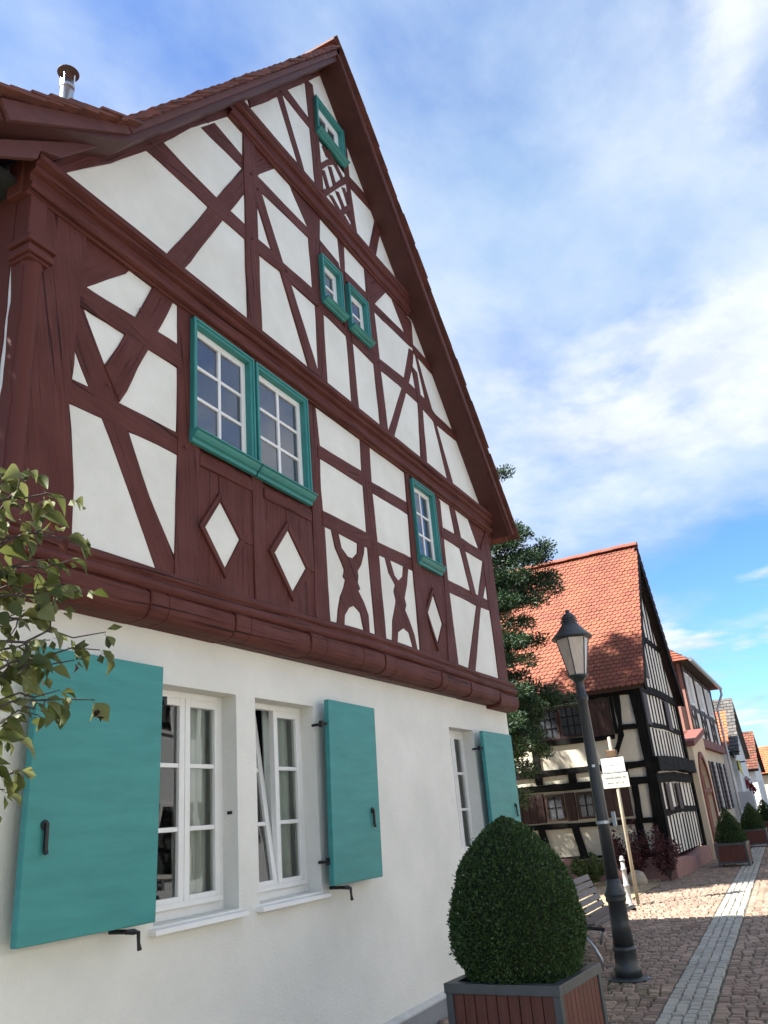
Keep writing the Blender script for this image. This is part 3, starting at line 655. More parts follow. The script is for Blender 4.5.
storey = [(0.05, 5.335), (-0.012, 5.335), (-0.02, 5.352)] + roll(-0.03, 5.382, 0.03, 270, 110, 6) + [(-0.032, 5.425), (-0.034, 5.475), (-0.05, 5.480)] \
    + roll(-0.055, 5.507, 0.024, 250, 120, 4) + [(-0.085, 5.535), (-0.108, 5.545), (-0.112, 5.585), (-0.09, 5.605), (0.05, 5.625)]
moulding(storey, 2.47, 10.30, 'storey_beam', 40)
collar = [(0.05, 7.80), (-0.012, 7.80), (-0.02, 7.825)] + roll(-0.026, 7.85, 0.024, 270, 110, 5) + [(-0.03, 7.89), (-0.03, 7.96), (-0.045, 7.965)] \
    + roll(-0.045, 7.995, 0.026, 270, 110, 5) + [(-0.075, 8.04), (-0.08, 8.08), (0.05, 8.11)]
moulding(collar, 4.45, 8.2, 'collar_beam', 24)
sillp = [(0.05, 3.055), (-0.045, 3.055), (-0.06, 3.07)] + roll(-0.065, 3.105, 0.036, 260, 110, 6) + [(-0.055, 3.15), (-0.06, 3.165)] + roll(-0.05, 3.19, 0.026, 240, 100, 5) + [(-0.02, 3.215), (-0.016, 3.245), (0.05, 3.25)]
sag = lambda x: 0.045 * math.exp(-((x - 6.6) / 1.7) ** 2)
moulding(sillp, 2.44, 10.295, 'sill_beam', 40, hump=sag)
# jetty: rounded blocks between projecting joist heads
x = 2.45; k = 0
pat = [(0.62 if False else 1.05, 0), (0.16, 1), (0.66, 0), (0.17, 1), (0.78, 0), (0.24, 1), (0.62, 0), (0.40, 0), (0.22, 1)]
while x < 10.26:
    L_, hd = pat[k % len(pat)]
    x1 = min(x + L_, 10.28)
    e = 0.008 if hd else 0.0
    dz = noise.noise(Vector((x * 0.8, 2, 0))) * 0.008 + 0.03 + 0.035 * math.exp(-((x - 6.2) / 2.0) ** 2) - (0.03 if x > 9 else 0)
    pr_ = [(0.16, 2.862 + dz), (0.09 - e, 2.858 + dz)] + [(0.005 + 0.085 * math.cos(R(a)) - e - 0.02, 2.945 + dz + 0.085 * math.sin(R(a))) for a in (-80, -105, -130, -155, -180)] + [(-0.098 - e, 3.015 + dz), (-0.06 - e, 3.05 + dz), (0.16, 3.07 + dz)]
    mb = MB()
    seg = 4; m = len(pr_)
    xs = [x + 0.0015, x + 0.014, x + (x1 - x) * .5, x1 - 0.014, x1 - 0.0015]
    vs = []; fs = []; uv = []
    for i, xx in enumerate(xs):
        sh = 0.006 if i in (0, 4) else 0.0
        vs += [(xx, y + sh * (1 if y < 0.05 else 0), z + (sh * .5 if z < 2.95 else 0)) for y, z in pr_]
    for i in range(4):
        for j in range(m - 1):
            fs.append((i * m + j, (i + 1) * m + j, (i + 1) * m + j + 1, i * m + j + 1))
            uv.append([(xs[i], j * .05), (xs[i + 1], j * .05), (xs[i + 1], j * .05 + .05), (xs[i], j * .05 + .05)])
    fs += [tuple(range(m))[::-1], tuple(range(4 * m, 5 * m))]; uv += [[(y, z) for y, z in pr_][::-1], [(y, z) for y, z in pr_]]
    mb.add(vs, fs, uv)
    mb.build('joist_head' if hd else 'jetty_block', MT['timber'], H1, smooth=False, bevel=0.004)
    x = x1; k += 1
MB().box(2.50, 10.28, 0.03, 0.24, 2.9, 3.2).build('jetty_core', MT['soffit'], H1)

for (x, z) in ((3.50, 6.62), (4.15, 7.44), (3.43, 5.06), (3.18, 4.35), (3.90, 4.2), (4.77, 6.62), (4.78, 7.38), (5.31, 6.62), (5.91, 6.60), (6.67, 4.22), (6.67, 4.88), (7.16, 6.56), (9.2, 4.87), (9.55, 4.2), (5.36, 8.98)):
    pg = MB(); pg.lathe([(.014, 0), (.013, .006)], 8); pg.v = [(x + a, -.004 - c - .006, z + b) for a, b, c in pg.v]; pg.build('peg', MT['timber'], H1)

# corner column with its capital, bracket and the side wall
MB().lathe([(0.055, 3.22), (0.072, 3.24), (0.072, 3.30), (0.055, 3.34), (0.058, 4.0), (0.056, 4.82), (0.068, 4.85), (0.068, 4.87)], 10, (2.565, 0.01, 0)).build('corner_column', MT['timber'], H1, smooth=True)
cp = MB()
for (e, z0, z1) in ((0.10, 4.86, 4.885), (0.125, 4.885, 4.93), (0.11, 4.93, 4.955), (0.14, 4.955, 4.99), (0.10, 4.99, 5.03)):
    e *= .72
    cp.box(2.56 - e, 2.56 + e, -e + .008, .10, z0, z1)
cp.build('capital', MT['timber'], H1, bevel=0.006)
MB().box(2.50, 2.62, -0.022, 0.1, 5.03, 5.34).build('bracket', MT['timber'], H1, bevel=0.006)
MB().box(2.45, 2.54, 0.02, 0.14, 5.34, 5.60).build('beam_end', MT['timber'], H1, bevel=0.006)
sw = MB(); sw.box(2.53, 2.62, 0.25, 11, 0, 5.7); sw.build('side_wall', MT['infill'], H1)
MB().prism(rough_poly([(0.0, 2.95), (0.085, 2.95), (0.09, 3.6), (0.08, 4.1), (0.085, 4.6), (0.11, 4.95), (0.12, 5.4), (0.0, 5.4)], .05, .012, 3.3), 2.505, 2.56, axis='x').build('side_post', MT['timber'], H1)
MB().prism(rough_poly([(0.118, 2.95), (0.3, 2.95), (0.3, 5.5), (0.112, 5.5)], .05, .012, 7.3), 2.50, 2.56, axis='x').build('side_post', MT['timber'], H1)
MB().box(2.49, 2.56, 0.3, 11, 5.2, 5.5).build('wall_plate', MT['timber'], H1)
MB().box(2.51, 2.56, 0.07, 0.13, 2.95, 5.45).build('infill_panel', MT['infill'], H1)
MB().box(10.2, 10.27, 0.25, 11, 0, 5.7).build('side_wall', MT['infill'], H1)
MB().box(2.6, 10.2, 10.9, 11, 0, 5.7).build('back_wall', MT['infill'], H1)

# ground floor wall with real window openings
OPEN = [(3.79, 4.57), (4.79, 5.57), (8.31, 9.01)]
ZS, ZL = 1.22, 2.57
gw = MB()
xs = [2.535, 3.79, 4.57, 4.79, 5.57, 8.31, 9.01, 10.29]
zs = [0.0, ZS, ZL, 2.93]
yw, yr = 0.10, 0.27
for i in range(7):
    for j in range(3):
        if j == 1 and i in (1, 3, 5): continue
        gw.add([(xs[i], yw, zs[j]), (xs[i + 1], yw, zs[j]), (xs[i + 1], yw, zs[j + 1]), (xs[i], yw, zs[j + 1])], [(0, 1, 2, 3)])
for (a, b) in OPEN:
    sp = 0.018   # splay
    gw.add([(a, yw, ZS), (a, yw, ZL), (a - .0, yr, ZL), (a - .0, yr, ZS)], [(0, 1, 2, 3)])
    gw.add([(b, yw, ZS), (b + sp, yr, ZS), (b + sp, yr, ZL), (b, yw, ZL)], [(0, 1, 2, 3)])
    gw.add([(a, yw, ZL), (b, yw, ZL), (b + sp, yr, ZL - .0), (a, yr, ZL)], [(0, 1, 2, 3)])
    gw.add([(a, yw, ZS), (a, yr, ZS), (b + sp, yr, ZS), (b, yw, ZS)], [(0, 1, 2, 3)])
gw.add([(2.535, yw, 0), (2.535, yw, 2.93), (2.535, .3, 2.93), (2.535, .3, 0)], [(0, 1, 2, 3)])
gw.add([(10.29, yw, 0), (10.29, .3, 0), (10.29, .3, 2.93), (10.29, yw, 2.93)], [(0, 1, 2, 3)])
gw.build('ground_wall', MT['plaster'], H1)
MB().box(2.50, 10.31, 0.065, 0.2, 0, 0.15).build('plinth', MT['plinth'], H1)
MB().prism([(0.062, 0.152), (0.2, 0.152), (0.2, 0.20), (0.098, 0.20), (0.062, 0.165)], 2.50, 10.312, axis='x').build('plinth_cap', MT['plinthcap'], H1)

def ring(mb, x0, x1, z0, z1, w_, y0, y1, wb=None):
    wb = w_ if wb is None else wb
    mb.box(x0, x0 + w_, y0, y1, z0, z1); mb.box(x1 - w_, x1, y0, y1, z0, z1)
    mb.box(x0 + w_, x1 - w_, y0, y1, z1 - w_, z1); mb.box(x0 + w_, x1 - w_, y0, y1, z0, z0 + wb)
def upper_window(x0, x1, z0, z1, nx, nz, casing=0.042, sashw=0.052, barw=0.016, sill=True, open_in=0.0):
    fr = MB(); yf, yb = -0.035, 0.055
    ring(fr, x0, x1, z0, z1, casing, yf, yb)
    # a thin moulded outer lip
    wn = fr.build('window', MT['teal2'], H1, bevel=0.006)
    lip = MB(); e = 0.004
    ring(lip, x0 - e, x1 + e, z0, z1 + e, 0.020, -0.046, -0.02); lip.build('window_moulding', MT['teal2'], wn, bevel=0.004)
    a0, a1, b0, b1 = x0 + casing, x1 - casing, z0 + casing * .6, z1 - casing
    ys = 0.018
    sh = MB(); ring(sh, a0, a1, b0, b1, sashw, ys, ys + .03)
    ix0, ix1, iz0, iz1 = a0 + sashw, a1 - sashw, b0 + sashw, b1 - sashw
    for k in range(1, nx):
        xm = ix0 + (ix1 - ix0) * k / nx; sh.box(xm - barw, xm + barw, ys + .003, ys + .028, iz0, iz1)
    for k in range(1, nz):
        zm = iz0 + (iz1 - iz0) * k / nz
        for q in range(nx):
            xa = ix0 + (ix1 - ix0) * q / nx + (barw if q else 0); xb = ix0 + (ix1 - ix0) * (q + 1) / nx - (barw if q < nx - 1 else 0)
            sh.box(xa, xb, ys + .005, ys + .026, zm - barw * .8, zm + barw * .8)
    sh.build('sash', MT['white'], wn, bevel=0.004)
    for p in range(nx):
        for q in range(nz):
            xa = ix0 + (ix1 - ix0) * p / nx; xb = ix0 + (ix1 - ix0) * (p + 1) / nx
            za = iz0 + (iz1 - iz0) * q / nz; zb = iz0 + (iz1 - iz0) * (q + 1) / nz
            t1 = random.uniform(-.006, .006)
            MB().add([(xa, ys + .016 + t1, za), (xb, ys + .016 - t1, za), (xb, ys + .016 - t1, zb), (xa, ys + .016 + t1, zb)], [(0, 1, 2, 3)]).build('pane', MT['glass_up'], wn)
    if sill:
        hs = 1.0 if z0 < 6 else 0.5
        pr_ = [(0.0, z0 + .03), (-.088, z0 + .02), (-.095, z0 + .006), (-.078, z0 - .0), (-.07, z0 - .018 * hs), (-.055, z0 - .036 * hs), (-.035, z0 - .047 * hs), (-.03, z0 - .072 * hs), (0.0, z0 - .076 * hs)]
        MB().prism(pr_, x0 - .008, x1 + .012, axis='x').build('sill', MT['teal2'], wn, bevel=0.003)
    return wn
upper_window(3.955, 4.690, 4.335, 5.300, 2, 3)
upper_window(4.728, 5.505, 4.335, 5.300, 2, 3)
upper_window(7.70, 8.31, 4.335, 5.290, 2, 3)
upper_window(5.96, 6.375, 6.69, 7.26, 1, 2, casing=0.045, sashw=0.065)
upper_window(6.515, 6.96, 6.675, 7.24, 1, 2, casing=0.045, sashw=0.065)
upper_window(6.07, 6.70, 9.09, 9.61, 2, 1, casing=0.045, sashw=0.09)

def ground_window(x0, x1, tilt=False, sill=True):
    y0 = 0.235
    fr = MB(); ring(fr, x0, x1 + .016, ZS + .0, ZL - .0, 0.045, y0, y0 + .05, 0.07)
    wn = fr.build('window', MT['white'], H1, bevel=0.004)
    a0, a1 = x0 + .045, x1 + .016 - .045; b0, b1 = ZS + .07, ZL - .045
    xm = (a0 + a1) / 2
    for side, (p, q) in enumerate(((a0, xm - .002), (xm + .002, a1))):
        T = Matrix()
        if tilt and side == 0:
            T = Matrix.Translation((0, y0 + .01, b0)) @ Matrix.Rotation(R(-7.5), 4, 'X') @ Matrix.Translation((0, -(y0 + .01), -b0))
        sh = MB(); sw_ = 0.05; ya, yb = y0 - .012, y0 + .035
        ring(sh, p, q, b0, b1, sw_, ya, yb)
        i0, i1, j0, j1 = p + sw_, q - sw_, b0 + sw_, b1 - sw_
        zb_ = [j0, j0 + (j1 - j0) * .335, j0 + (j1 - j0) * .67, j1]
        for z in zb_[1:3]: sh.box(i0, i1, ya + .006, yb - .01, z - .014, z + .014)
        sh.v = [tuple(T @ Vector(v)) for v in sh.v]
        so = sh.build('sash', MT['white'], wn, bevel=0.004)
        for k in range(3):
            pn = MB(); t1 = random.uniform(-.0015, .0015)
            pn.add([T @ Vector(v) for v in ((i0, y0 + .012 + t1, zb_[k]), (i1, y0 + .012 - t1, zb_[k]), (i1, y0 + .012 - t1, zb_[k + 1]), (i0, y0 + .012 + t1, zb_[k + 1]))], [(0, 1, 2, 3)])
            pn.build('pane', MT['glass'], wn)
    rail = MB(); rail.box(a0, a1, y0 - .03, y0 - .013, b0 - .012, b0 + .02); rail.build('drip_rail', MT['white'], wn, bevel=0.003)
    cu = MB(); n = 40; cx0, cx1 = xm + .02, x1 + .10
    pts = [(cx0 + (cx1 - cx0) * i / n, 0.335 + 0.018 * math.sin(i * 1.15) + .01 * math.sin(i * .5)) for i in range(n + 1)]
    vs = [(x, y, ZS) for x, y in pts] + [(x, y, ZL + .02) for x, y in pts]
    cu.add(vs, [(i, i + 1, n + 2 + i, n + 1 + i) for i in range(n)]); cu.build('curtain', MT['curtain'], wn, smooth=True)
    if sill:
        MB().prism([(0.30, 1.222), (0.045, 1.205), (0.04, 1.175), (0.30, 1.175)], x0 - .035, x1 + .03, axis='x').build('sill', MT['white'], wn, bevel=0.004)
    return wn
ground_window(3.79, 4.57); ground_window(4.79, 5.57, tilt=True); ground_window(8.31, 9.01)
rm = MB(); rm.box(2.7, 10.1, 1.3, 1.35, 0.2, 2.8); rm.build('room_wall', MT['dark'], H1)  # black sheet stands in for the unlit interior
hk = MB(); hk.box(4.572, 4.60, 0.15, 0.19, 1.79, 1.81); hk.build('shutter_catch', MT['iron'], H1)

def shutter(q, hinge_left, handle_x, holdback_x):
    (xa, za), (xb, zb), (xc, zc), (xd, zd) = q     # TL TR BR BL
    s_ = MB().prism([(xd, zd), (xc, zc), (xb, zb), (xa, za)], -0.03, 0.014, grain=(0, 1)).build('shutter', MT['teal'], H1, bevel=0.006)
    h = MB(); zc_ = (za + zd) / 2 - .175
    h.lathe([(0.022, 0), (0.026, .006), (0.018, .014)], 12)
    h.v = [(handle_x + x, -0.03 - z, zc_ + .0 + y) for x, y, z in h.v]
    h.box(handle_x - .010, handle_x + .010, -.056, -.040, zc_ - .115, zc_ + .01)
    h.tube([(handle_x, -.048, zc_ - .115), (handle_x + .002, -.056, zc_ - .13)], [.014, .010], 8)
    h.build('handle', MT['iron'], s_, bevel=0.003)
    xh = xa - .0 if hinge_left else xb
    sg = -1 if hinge_left else 1
    for z in (zd + .17, za - .19):
        hb = MB()
        hb.tube([(xh + sg * .055, .10, z - .005), (xh + sg * .055, .02, z - .005), (xh + sg * .02, -.005, z), (xh - sg * .05, -.006, z)], .011, 8)
        hb.box(xh + sg * .055 - .012, xh + sg * .055 + .012, .0, .03, z - .028, z + .022)
        hb.build('hinge', MT['iron'], s_)
    b = MB(); zz_ = min(zc, zd) - .028
    b.tube([(holdback_x - .02, .10, zz_ + .01), (holdback_x - .01, .0, zz_ + .008), (holdback_x, -.05, zz_)], [.012, .012, .010], 8)
    b.tube([(holdback_x - .055, -.045, zz_ + .012), (holdback_x, -.05, zz_ + .006), (holdback_x + .035, -.048, zz_ - .002), (holdback_x + .036, -.05, zz_ - .05), (holdback_x + .044, -.05, zz_ - .085)], [.012, .015, .011, .009, .013], 8)
    b.build('holdback', MT['iron'], s_)
    return s_
shutter([(2.80, 2.638), (3.70, 2.637), (3.672, 1.256), (2.785, 1.262)], False, 2.895, 3.49)
shutter([(5.595, 2.612), (6.372, 2.600), (6.30, 1.248), (5.533, 1.252)], True, 6.19, 5.70)
shutter([(8.99, 2.55), (9.98, 2.55), (9.92, 1.25), (8.95, 1.25)], True, 9.78, 9.2)

# roof
TOP = [(2.05, 5.535), (2.99, 6.185), (6.25, 10.405), (9.02, 7.31), (10.58, 5.37)]
BOT = [(10.44, 5.30), (8.88, 7.20), (6.26, 10.22), (3.06, 6.11), (2.10, 5.43)]
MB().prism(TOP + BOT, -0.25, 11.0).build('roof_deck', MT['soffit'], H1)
def along(p, q, d): L = math.hypot(q[0] - p[0], q[1] - p[1]); return (p[0] + (q[0] - p[0]) * d / L, p[1] + (q[1] - p[1]) * d / L)
def barge(p, q, h, name, h2=None):
    h2 = h if h2 is None else h2
    L = math.hypot(q[0] - p[0], q[1] - p[1]); nx, nz_ = (q[1] - p[1]) / L, -(q[0] - p[0]) / L
    if nz_ > 0: nx, nz_ = -nx, -nz_
    MB().prism([p, q, (q[0] + nx * h2, q[1] + nz_ * h2), (p[0] + nx * h, p[1] + nz_ * h)], -0.285, -0.252).build(name, MT['maroon'], H1, bevel=0.003)
barge((2.06, 5.535), (2.985, 6.175), 0.12, 'barge_board', 0.055)
barge((2.99, 6.18), (6.25, 10.385), 0.052, 'barge_board')
barge((6.255, 10.385), (10.56, 5.36), 0.075, 'barge_board')
MB().prism([(2.11, 5.37), (2.956, 6.075), (2.592, 5.642), (2.456, 5.585), (2.436, 5.50), (2.12, 5.262)], -0.13, -0.09).build('eave_board', MT['maroon'], H1, bevel=.004)
MB().box(2.12, 2.5, 0.06, 11, 5.42, 5.46).build('eave_soffit', MT['dark'], H1)  # deep shade under the eave painted as a near-black board
# plain tiles: the verge tiles one by one, the courses behind as one part
tl = MB(); tl.box(-0.2, 0.2, -0.09, 0.09, 0, 0.017); tl = tl.mesh('roof_tile', MT['tile_old'])
rows = MB()
def tile_run(p, q, first):
    L = math.hypot(q[0] - p[0], q[1] - p[1]); ang = math.atan2(q[1] - p[1], q[0] - p[0]); d = first; n = 0
    while d < L - .02:
        x, z = along(p, q, d)
        up_ = 0.012
        ox, oz = -math.sin(ang) * up_, math.cos(ang) * up_
        if math.cos(ang) < 0: ox, oz = -ox, -oz
        inst('roof_tile', tl, H1, (x + ox, -0.245 + random.uniform(-.012, .012), z + oz), (0, -ang + (R(6.0) if math.cos(ang) > 0 else -R(2.0)) + R(random.uniform(-.8, .8)), 0), (random.uniform(.95, 1.05), 1, random.uniform(.9, 1.2)))
        T = Matrix.Translation((x + ox, 0, z + oz)) @ Matrix.Rotation(-ang + R(6.0), 4, 'Y')
        rows.box(-.2, .2, -.15, 11, 0, .018, T)
        d += .155; n += 1
tile_run(TOP[0], TOP[1], .10)
tile_run(TOP[1], TOP[2], .05)
tile_run(TOP[4], TOP[3], .10); tile_run(TOP[3], TOP[2], .05)
ST(rows.build('tile_courses', MT['tile_old'], H1), 'stuff')
for k in range(28):
    y = -.30 + k * .4
    mb = MB(); n = 7
    pts = [(6.25 + .12 * math.cos(math.pi * i / n), 10.42 + .11 * math.sin(math.pi * i / n)) for i in range(n + 1)]
    mb.prism(pts + [(6.16, 10.40), (6.34, 10.40)][::-1][:0], y, y + .405 + (0 if k % 2 else .0)).build('ridge_tile', MT['tile_old'], H1)
gt = MB(); n = 8
for i in range(n):
    a0, a1 = math.pi + math.pi * i / n, math.pi + math.pi * (i + 1) / n
    gt.add([(2.0 + .065 * math.cos(a), y, 5.57 + .065 * math.sin(a)) for a in (a0, a1) for y in (-.27, 11)], [(0, 2, 3, 1)])
gt.add([(2.0 + .065 * math.cos(math.pi + math.pi * i / n), -.27, 5.57 + .065 * math.sin(math.pi + math.pi * i / n)) for i in range(n + 1)], [tuple(range(n + 1))])
gt.build('gutter', MT['zinc'], H1)
# steel flue behind the verge
fl = MB(); fl.lathe([(0.052, 6.2), (0.052, 7.26)], 16, (3.15, .56, 0)); flo = fl.build('flue', MT['steel'], H1, smooth=True)
fs_ = MB()
for a in range(4):
    t = a * math.pi / 2 + .4
    fs_.box(-.006, .006, -.002, .002, 7.22, 7.36, Matrix.Translation((3.15 + .054 * math.cos(t), .56 + .054 * math.sin(t), 0)))
fs_.build('cap_strut', MT['steel'], flo)
MB().lathe([(0.08, 7.35), (0.084, 7.355), (0.05, 7.385), (0.0, 7.395)], 18, (3.15, .56, 0)).build('flue_cap', MT['rust'], flo, smooth=True)
MB().lathe([(0.056, 7.19), (0.056, 7.215)], 16, (3.15, .56, 0)).build('flue_band', MT['zinc'], flo)

# ------------------------------------------------------------------ foliage helpers
def leaf_quad(mb, p, d, n, L, W_):
    """a leaf of two triangles folded along its midrib"""
    s_ = d.cross(n)
    if s_.length < 1e-4: s_ = d.orthogonal()
    s_.normalize(); nn = s_.cross(d)
    a = p; b = p + d * L; m = p + d * (L * .5)
    mb.add([a, m + s_ * W_ + nn * W_ * .4, b, m - s_ * W_ + nn * W_ * .4], [(0, 1, 2), (0, 2, 3)])
def rnd_dir():
    while True:
        v = Vector((random.uniform(-1, 1), random.uniform(-1, 1), random.uniform(-1, 1)))
        if .05 < v.length < 1: return v.normalized()
MT['box_leaf'] = leaf_mat('box_leaf', (0.024, 0.054, 0.013), (0.062, 0.112, 0.030), 0.15, 0.45)
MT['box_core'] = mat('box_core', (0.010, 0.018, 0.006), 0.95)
MT['bark'] = mat('bark', (0.10, 0.075, 0.055), 0.9, (0.06, 0.045, 0.035), 12, 0.8, 30, 0.02, stretch=(1, 1, .3))
MT['planter_metal'] = mat('grey_planter_metal', (0.085, 0.095, 0.095), 0.45, (0.065, 0.072, 0.073), 6, 0.1, 60, 0.002, metallic=.3)
MT['planter_wood'] = mat('red_brown_slats', (0.115, 0.036, 0.022), 0.5, (0.075, 0.023, 0.015), 6, 0.35, 40, 0.004, stretch=(5, 5, .6))
MT['soil'] = mat('soil', (0.03, 0.022, 0.016), 0.95, bump=.6, bscale=40, bdist=.02)
def clipped_box(prof, base, top, n, Lf, name, label, group, loc, seed):
    """egg or cone of clipped box: leaves spread through an outer shell over a dark core"""
    random.seed(seed)
    t = thing(name, label, 'shrub', loc, 0, group)
    def rad(z):
        for i in range(len(prof) - 1):
            if prof[i][0] <= z <= prof[i + 1][0]:
                f = (z - prof[i][0]) / (prof[i + 1][0] - prof[i][0]); return prof[i][1] + (prof[i + 1][1] - prof[i][1]) * f
        return 0.01
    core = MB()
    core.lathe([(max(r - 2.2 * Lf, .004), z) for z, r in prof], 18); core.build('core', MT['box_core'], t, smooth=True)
    mb = MB(); rm = max(r for z, r in prof); h0, h1 = prof[0][0], prof[-1][0]; k = 0
    while k < n:
        z = random.uniform(h0, h1); r0 = rad(z)
        if random.random() > (r0 + .05) / (rm + .05): continue
        a = random.uniform(0, 2 * math.pi)
        nz_ = noise.noise(Vector((math.cos(a) * 2.5, math.sin(a) * 2.5, z * 6 + seed))) * .024 + noise.noise(Vector((math.cos(a) * 9, math.sin(a) * 9, z * 22 + seed))) * .014
        r = r0 + nz_ - abs(random.gauss(0, 1)) * Lf * .9
        if random.random() < .035: r += Lf * random.uniform(.3, 1.6)
        p = Vector((r * math.cos(a), r * math.sin(a), z))
        sl_ = (rad(min(z + .02, h1)) - rad(max(z - .02, h0))) / .04
        out = Vector((math.cos(a), math.sin(a), -sl_)).normalized()
        d = (out + rnd_dir() * .9 + Vector((0, 0, .35))).normalized()
        leaf_quad(mb, p, d, rnd_dir(), Lf * random.uniform(.7, 1.25), Lf * random.uniform(.24, .36)); k += 1
    tag(mb.build('foliage', MT['box_leaf'], t), kind='stuff')
    st = MB(); st.tube([(0, 0, -.08), (0, 0, h0 + .25)], .03, 8); st.build('trunk', MT['bark'], t)
    return t
def planter(label, loc, rot, W_, D_, H_, nslat, group, splay=0.0):
    t = thing('planter', label, 'planter', loc, rot, group)
    hx, hy = D_ / 2, W_ / 2
    for sx in (-1, 1):
        for sy in (-1, 1):
            p = MB(); c = .045
            p.box(min(sx * hx, sx * (hx - c)), max(sx * hx, sx * (hx - c)), min(sy * hy, sy * (hy - c)), max(sy * hy, sy * (hy - c)), 0, H_ - .055); p.build('corner_post', MT['planter_metal'], t, bevel=.003)
    rim = MB(); e = .006
    for (a, b, c, d) in ((-hx - e, -hx + .055, -hy - e, hy + e), (hx - .055, hx + e, -hy - e, hy + e), (-hx + .055, hx - .055, -hy - e, -hy + .055), (-hx + .055, hx - .055, hy - .055, hy + e)):
        rim.box(a, b, c, d, H_ - .055, H_)
    rim.build('rim', MT['planter_metal'], t, bevel=.003)
    lw = MB()
    for (a, b, c, d) in ((-hx, -hx + .045, -hy + .045, hy - .045), (hx - .045, hx, -hy + .045, hy - .045), (-hx + .045, hx - .045, -hy, -hy + .045), (-hx + .045, hx - .045, hy - .045, hy)):
        lw.box(a, b, c, d, .07, .11)
    lw.build('lower_rail', MT['planter_metal'], t)
    pw = (W_ - .09) / nslat; s1 = MB().box(-.011, .011, -pw / 2 + .003, pw / 2 - .003, .111, H_ - .056).mesh('slat', MT['planter_wood'])
    pd = (D_ - .09) / nslat; s2 = MB().box(-pd / 2 + .003, pd / 2 - .003, -.011, .011, .111, H_ - .056).mesh('slat', MT['planter_wood'])
    for k in range(nslat):
        for sx in (-1, 1): inst('slat', s1, t, (sx * (hx - .022), -hy + .045 + (k + .5) * pw, 0))
        for sy in (-1, 1): inst('slat', s2, t, (-hx + .045 + (k + .5) * pd, sy * (hy - .022), 0))
    MB().box(-hx + .035, hx - .035, -hy + .035, hy - .035, .1, H_ - .10).build('soil', MT['soil'], t)
    return t
PG = 'planters along the pavement'
BG = 'clipped box shrubs in the planters'
planter('large slatted planter in the foreground beside the white wall', (5.345, -1.47, 0.024), R(-5), .73, .70, .70, 9, PG)
egg = [(.0, .29), (.06, .345), (.15, .39), (.28, .41), (.40, .40), (.52, .385), (.64, .335), (.74, .275), (.83, .20), (.90, .12), (.94, .05), (.955, .0)]
clipped_box(egg, 0, 0, 30000, .019, 'box_shrub', 'big egg-shaped clipped box shrub in the foreground planter', BG, (5.345, -1.465, .665), 5)
cone = [(.0, .30), (.06, .335), (.16, .34), (.30, .30), (.45, .235), (.58, .165), (.70, .09), (.78, .03), (.80, 0)]
planter('slatted planter on the pavement before the arched gate, middle of the row', (22.25, -1.03, 0.024), R(-2), .70, .62, .52, 8, PG)
clipped_box(cone, 0, 0, 5000, .035, 'box_shrub', 'pointed clipped box shrub in the planter before the arched gate', BG, (22.25, -1.03, .50), 8)
planter('slatted planter just behind the one before the gate, second of the far planters', (29.2, -1.02, 0.024), R(0), .72, .62, .52, 8, PG)
clipped_box(cone, 0, 0, 4000, .04, 'box_shrub', 'pointed clipped box shrub in the second of the far planters', BG, (29.2, -1.02, .50), 9)
planter('farthest slatted planter, at the right edge of the picture', (35.5, -1.02, 0.024), R(0), .72, .62, .52, 6, PG)
clipped_box(cone, 0, 0, 2500, .05, 'box_shrub', 'pointed clipped box shrub in the farthest planter at the right edge', BG, (35.5, -1.02, .50), 10)
random.seed(21)

# ------------------------------------------------------------------ street lamp
MT['lamp_paint'] = mat('dark_grey_lamp_paint', (0.030, 0.034, 0.036), 0.38, (0.022, 0.025, 0.027), 8, 0.12, 60, 0.002, spec=.5)
MT['lamp_glass'] = mat('opal_lamp_glass', (0.58, 0.49, 0.40), 0.22, (0.47, 0.39, 0.31), 3, spec=.6, stretch=(14, 14, .3))
LP = thing('street_lamp', 'dark grey cast iron street lamp with conical glass lantern beside the bench', 'street lamp', (9.09, -1.21, 0.006))
MB().lathe([(.20, 0), (.205, .018), (.185, .032), (.145, .04)], 28).build('base_flange', MT['lamp_paint'], LP, smooth=False)
MB().lathe([(.132, .035), (.132, .11), (.118, .135), (.112, .15), (.110, .255), (.120, .268), (.120, .29), (.105, .305)], 28).build('base', MT['lamp_paint'], LP, smooth=True, bevel=0)
MB().lathe([(.102, .30), (.094, .50), (.086, .70), (.100, .71), (.105, .73), (.100, .75), (.110, .77), (.110, .785), (.094, .81), (.076, .86), (.066, .92)], 28).build('lower_shaft', MT['lamp_paint'], LP, smooth=True)
MB().lathe([(.066, .91), (.063, 1.6), (.060, 2.2), (.054, 2.72), (.068, 2.735), (.068, 2.78), (.052, 2.80), (.046, 2.93), (.062, 2.95), (.10, 2.985), (.112, 2.995), (.112, 3.012)], 24).build('upper_shaft', MT['lamp_paint'], LP, smooth=True)
MB().lathe([(.098, 3.010), (.185, 3.42)], 6).build('lantern_glass', MT['lamp_glass'], LP)
lf = MB()
for k in range(6):
    a = k * math.pi / 3
    lf.tube([(.100 * math.cos(a), .100 * math.sin(a), 3.01), (.188 * math.cos(a), .188 * math.sin(a), 3.425)], .0065, 6)
lf.build('lantern_bars', MT['lamp_paint'], LP)
MB().lathe([(.225, 3.425), (.235, 3.435), (.225, 3.448), (.17, 3.50), (.12, 3.56), (.088, 3.60), (.088, 3.615), (.10, 3.622), (.10, 3.632), (.078, 3.64), (.078, 3.655), (.09, 3.662), (.09, 3.672), (.07, 3.68), (.07, 3.695), (.05, 3.715), (.022, 3.73), (.026, 3.745), (.02, 3.765), (.0, 3.772)], 24).build('lantern_cap', MT['lamp_paint'], LP, smooth=True)
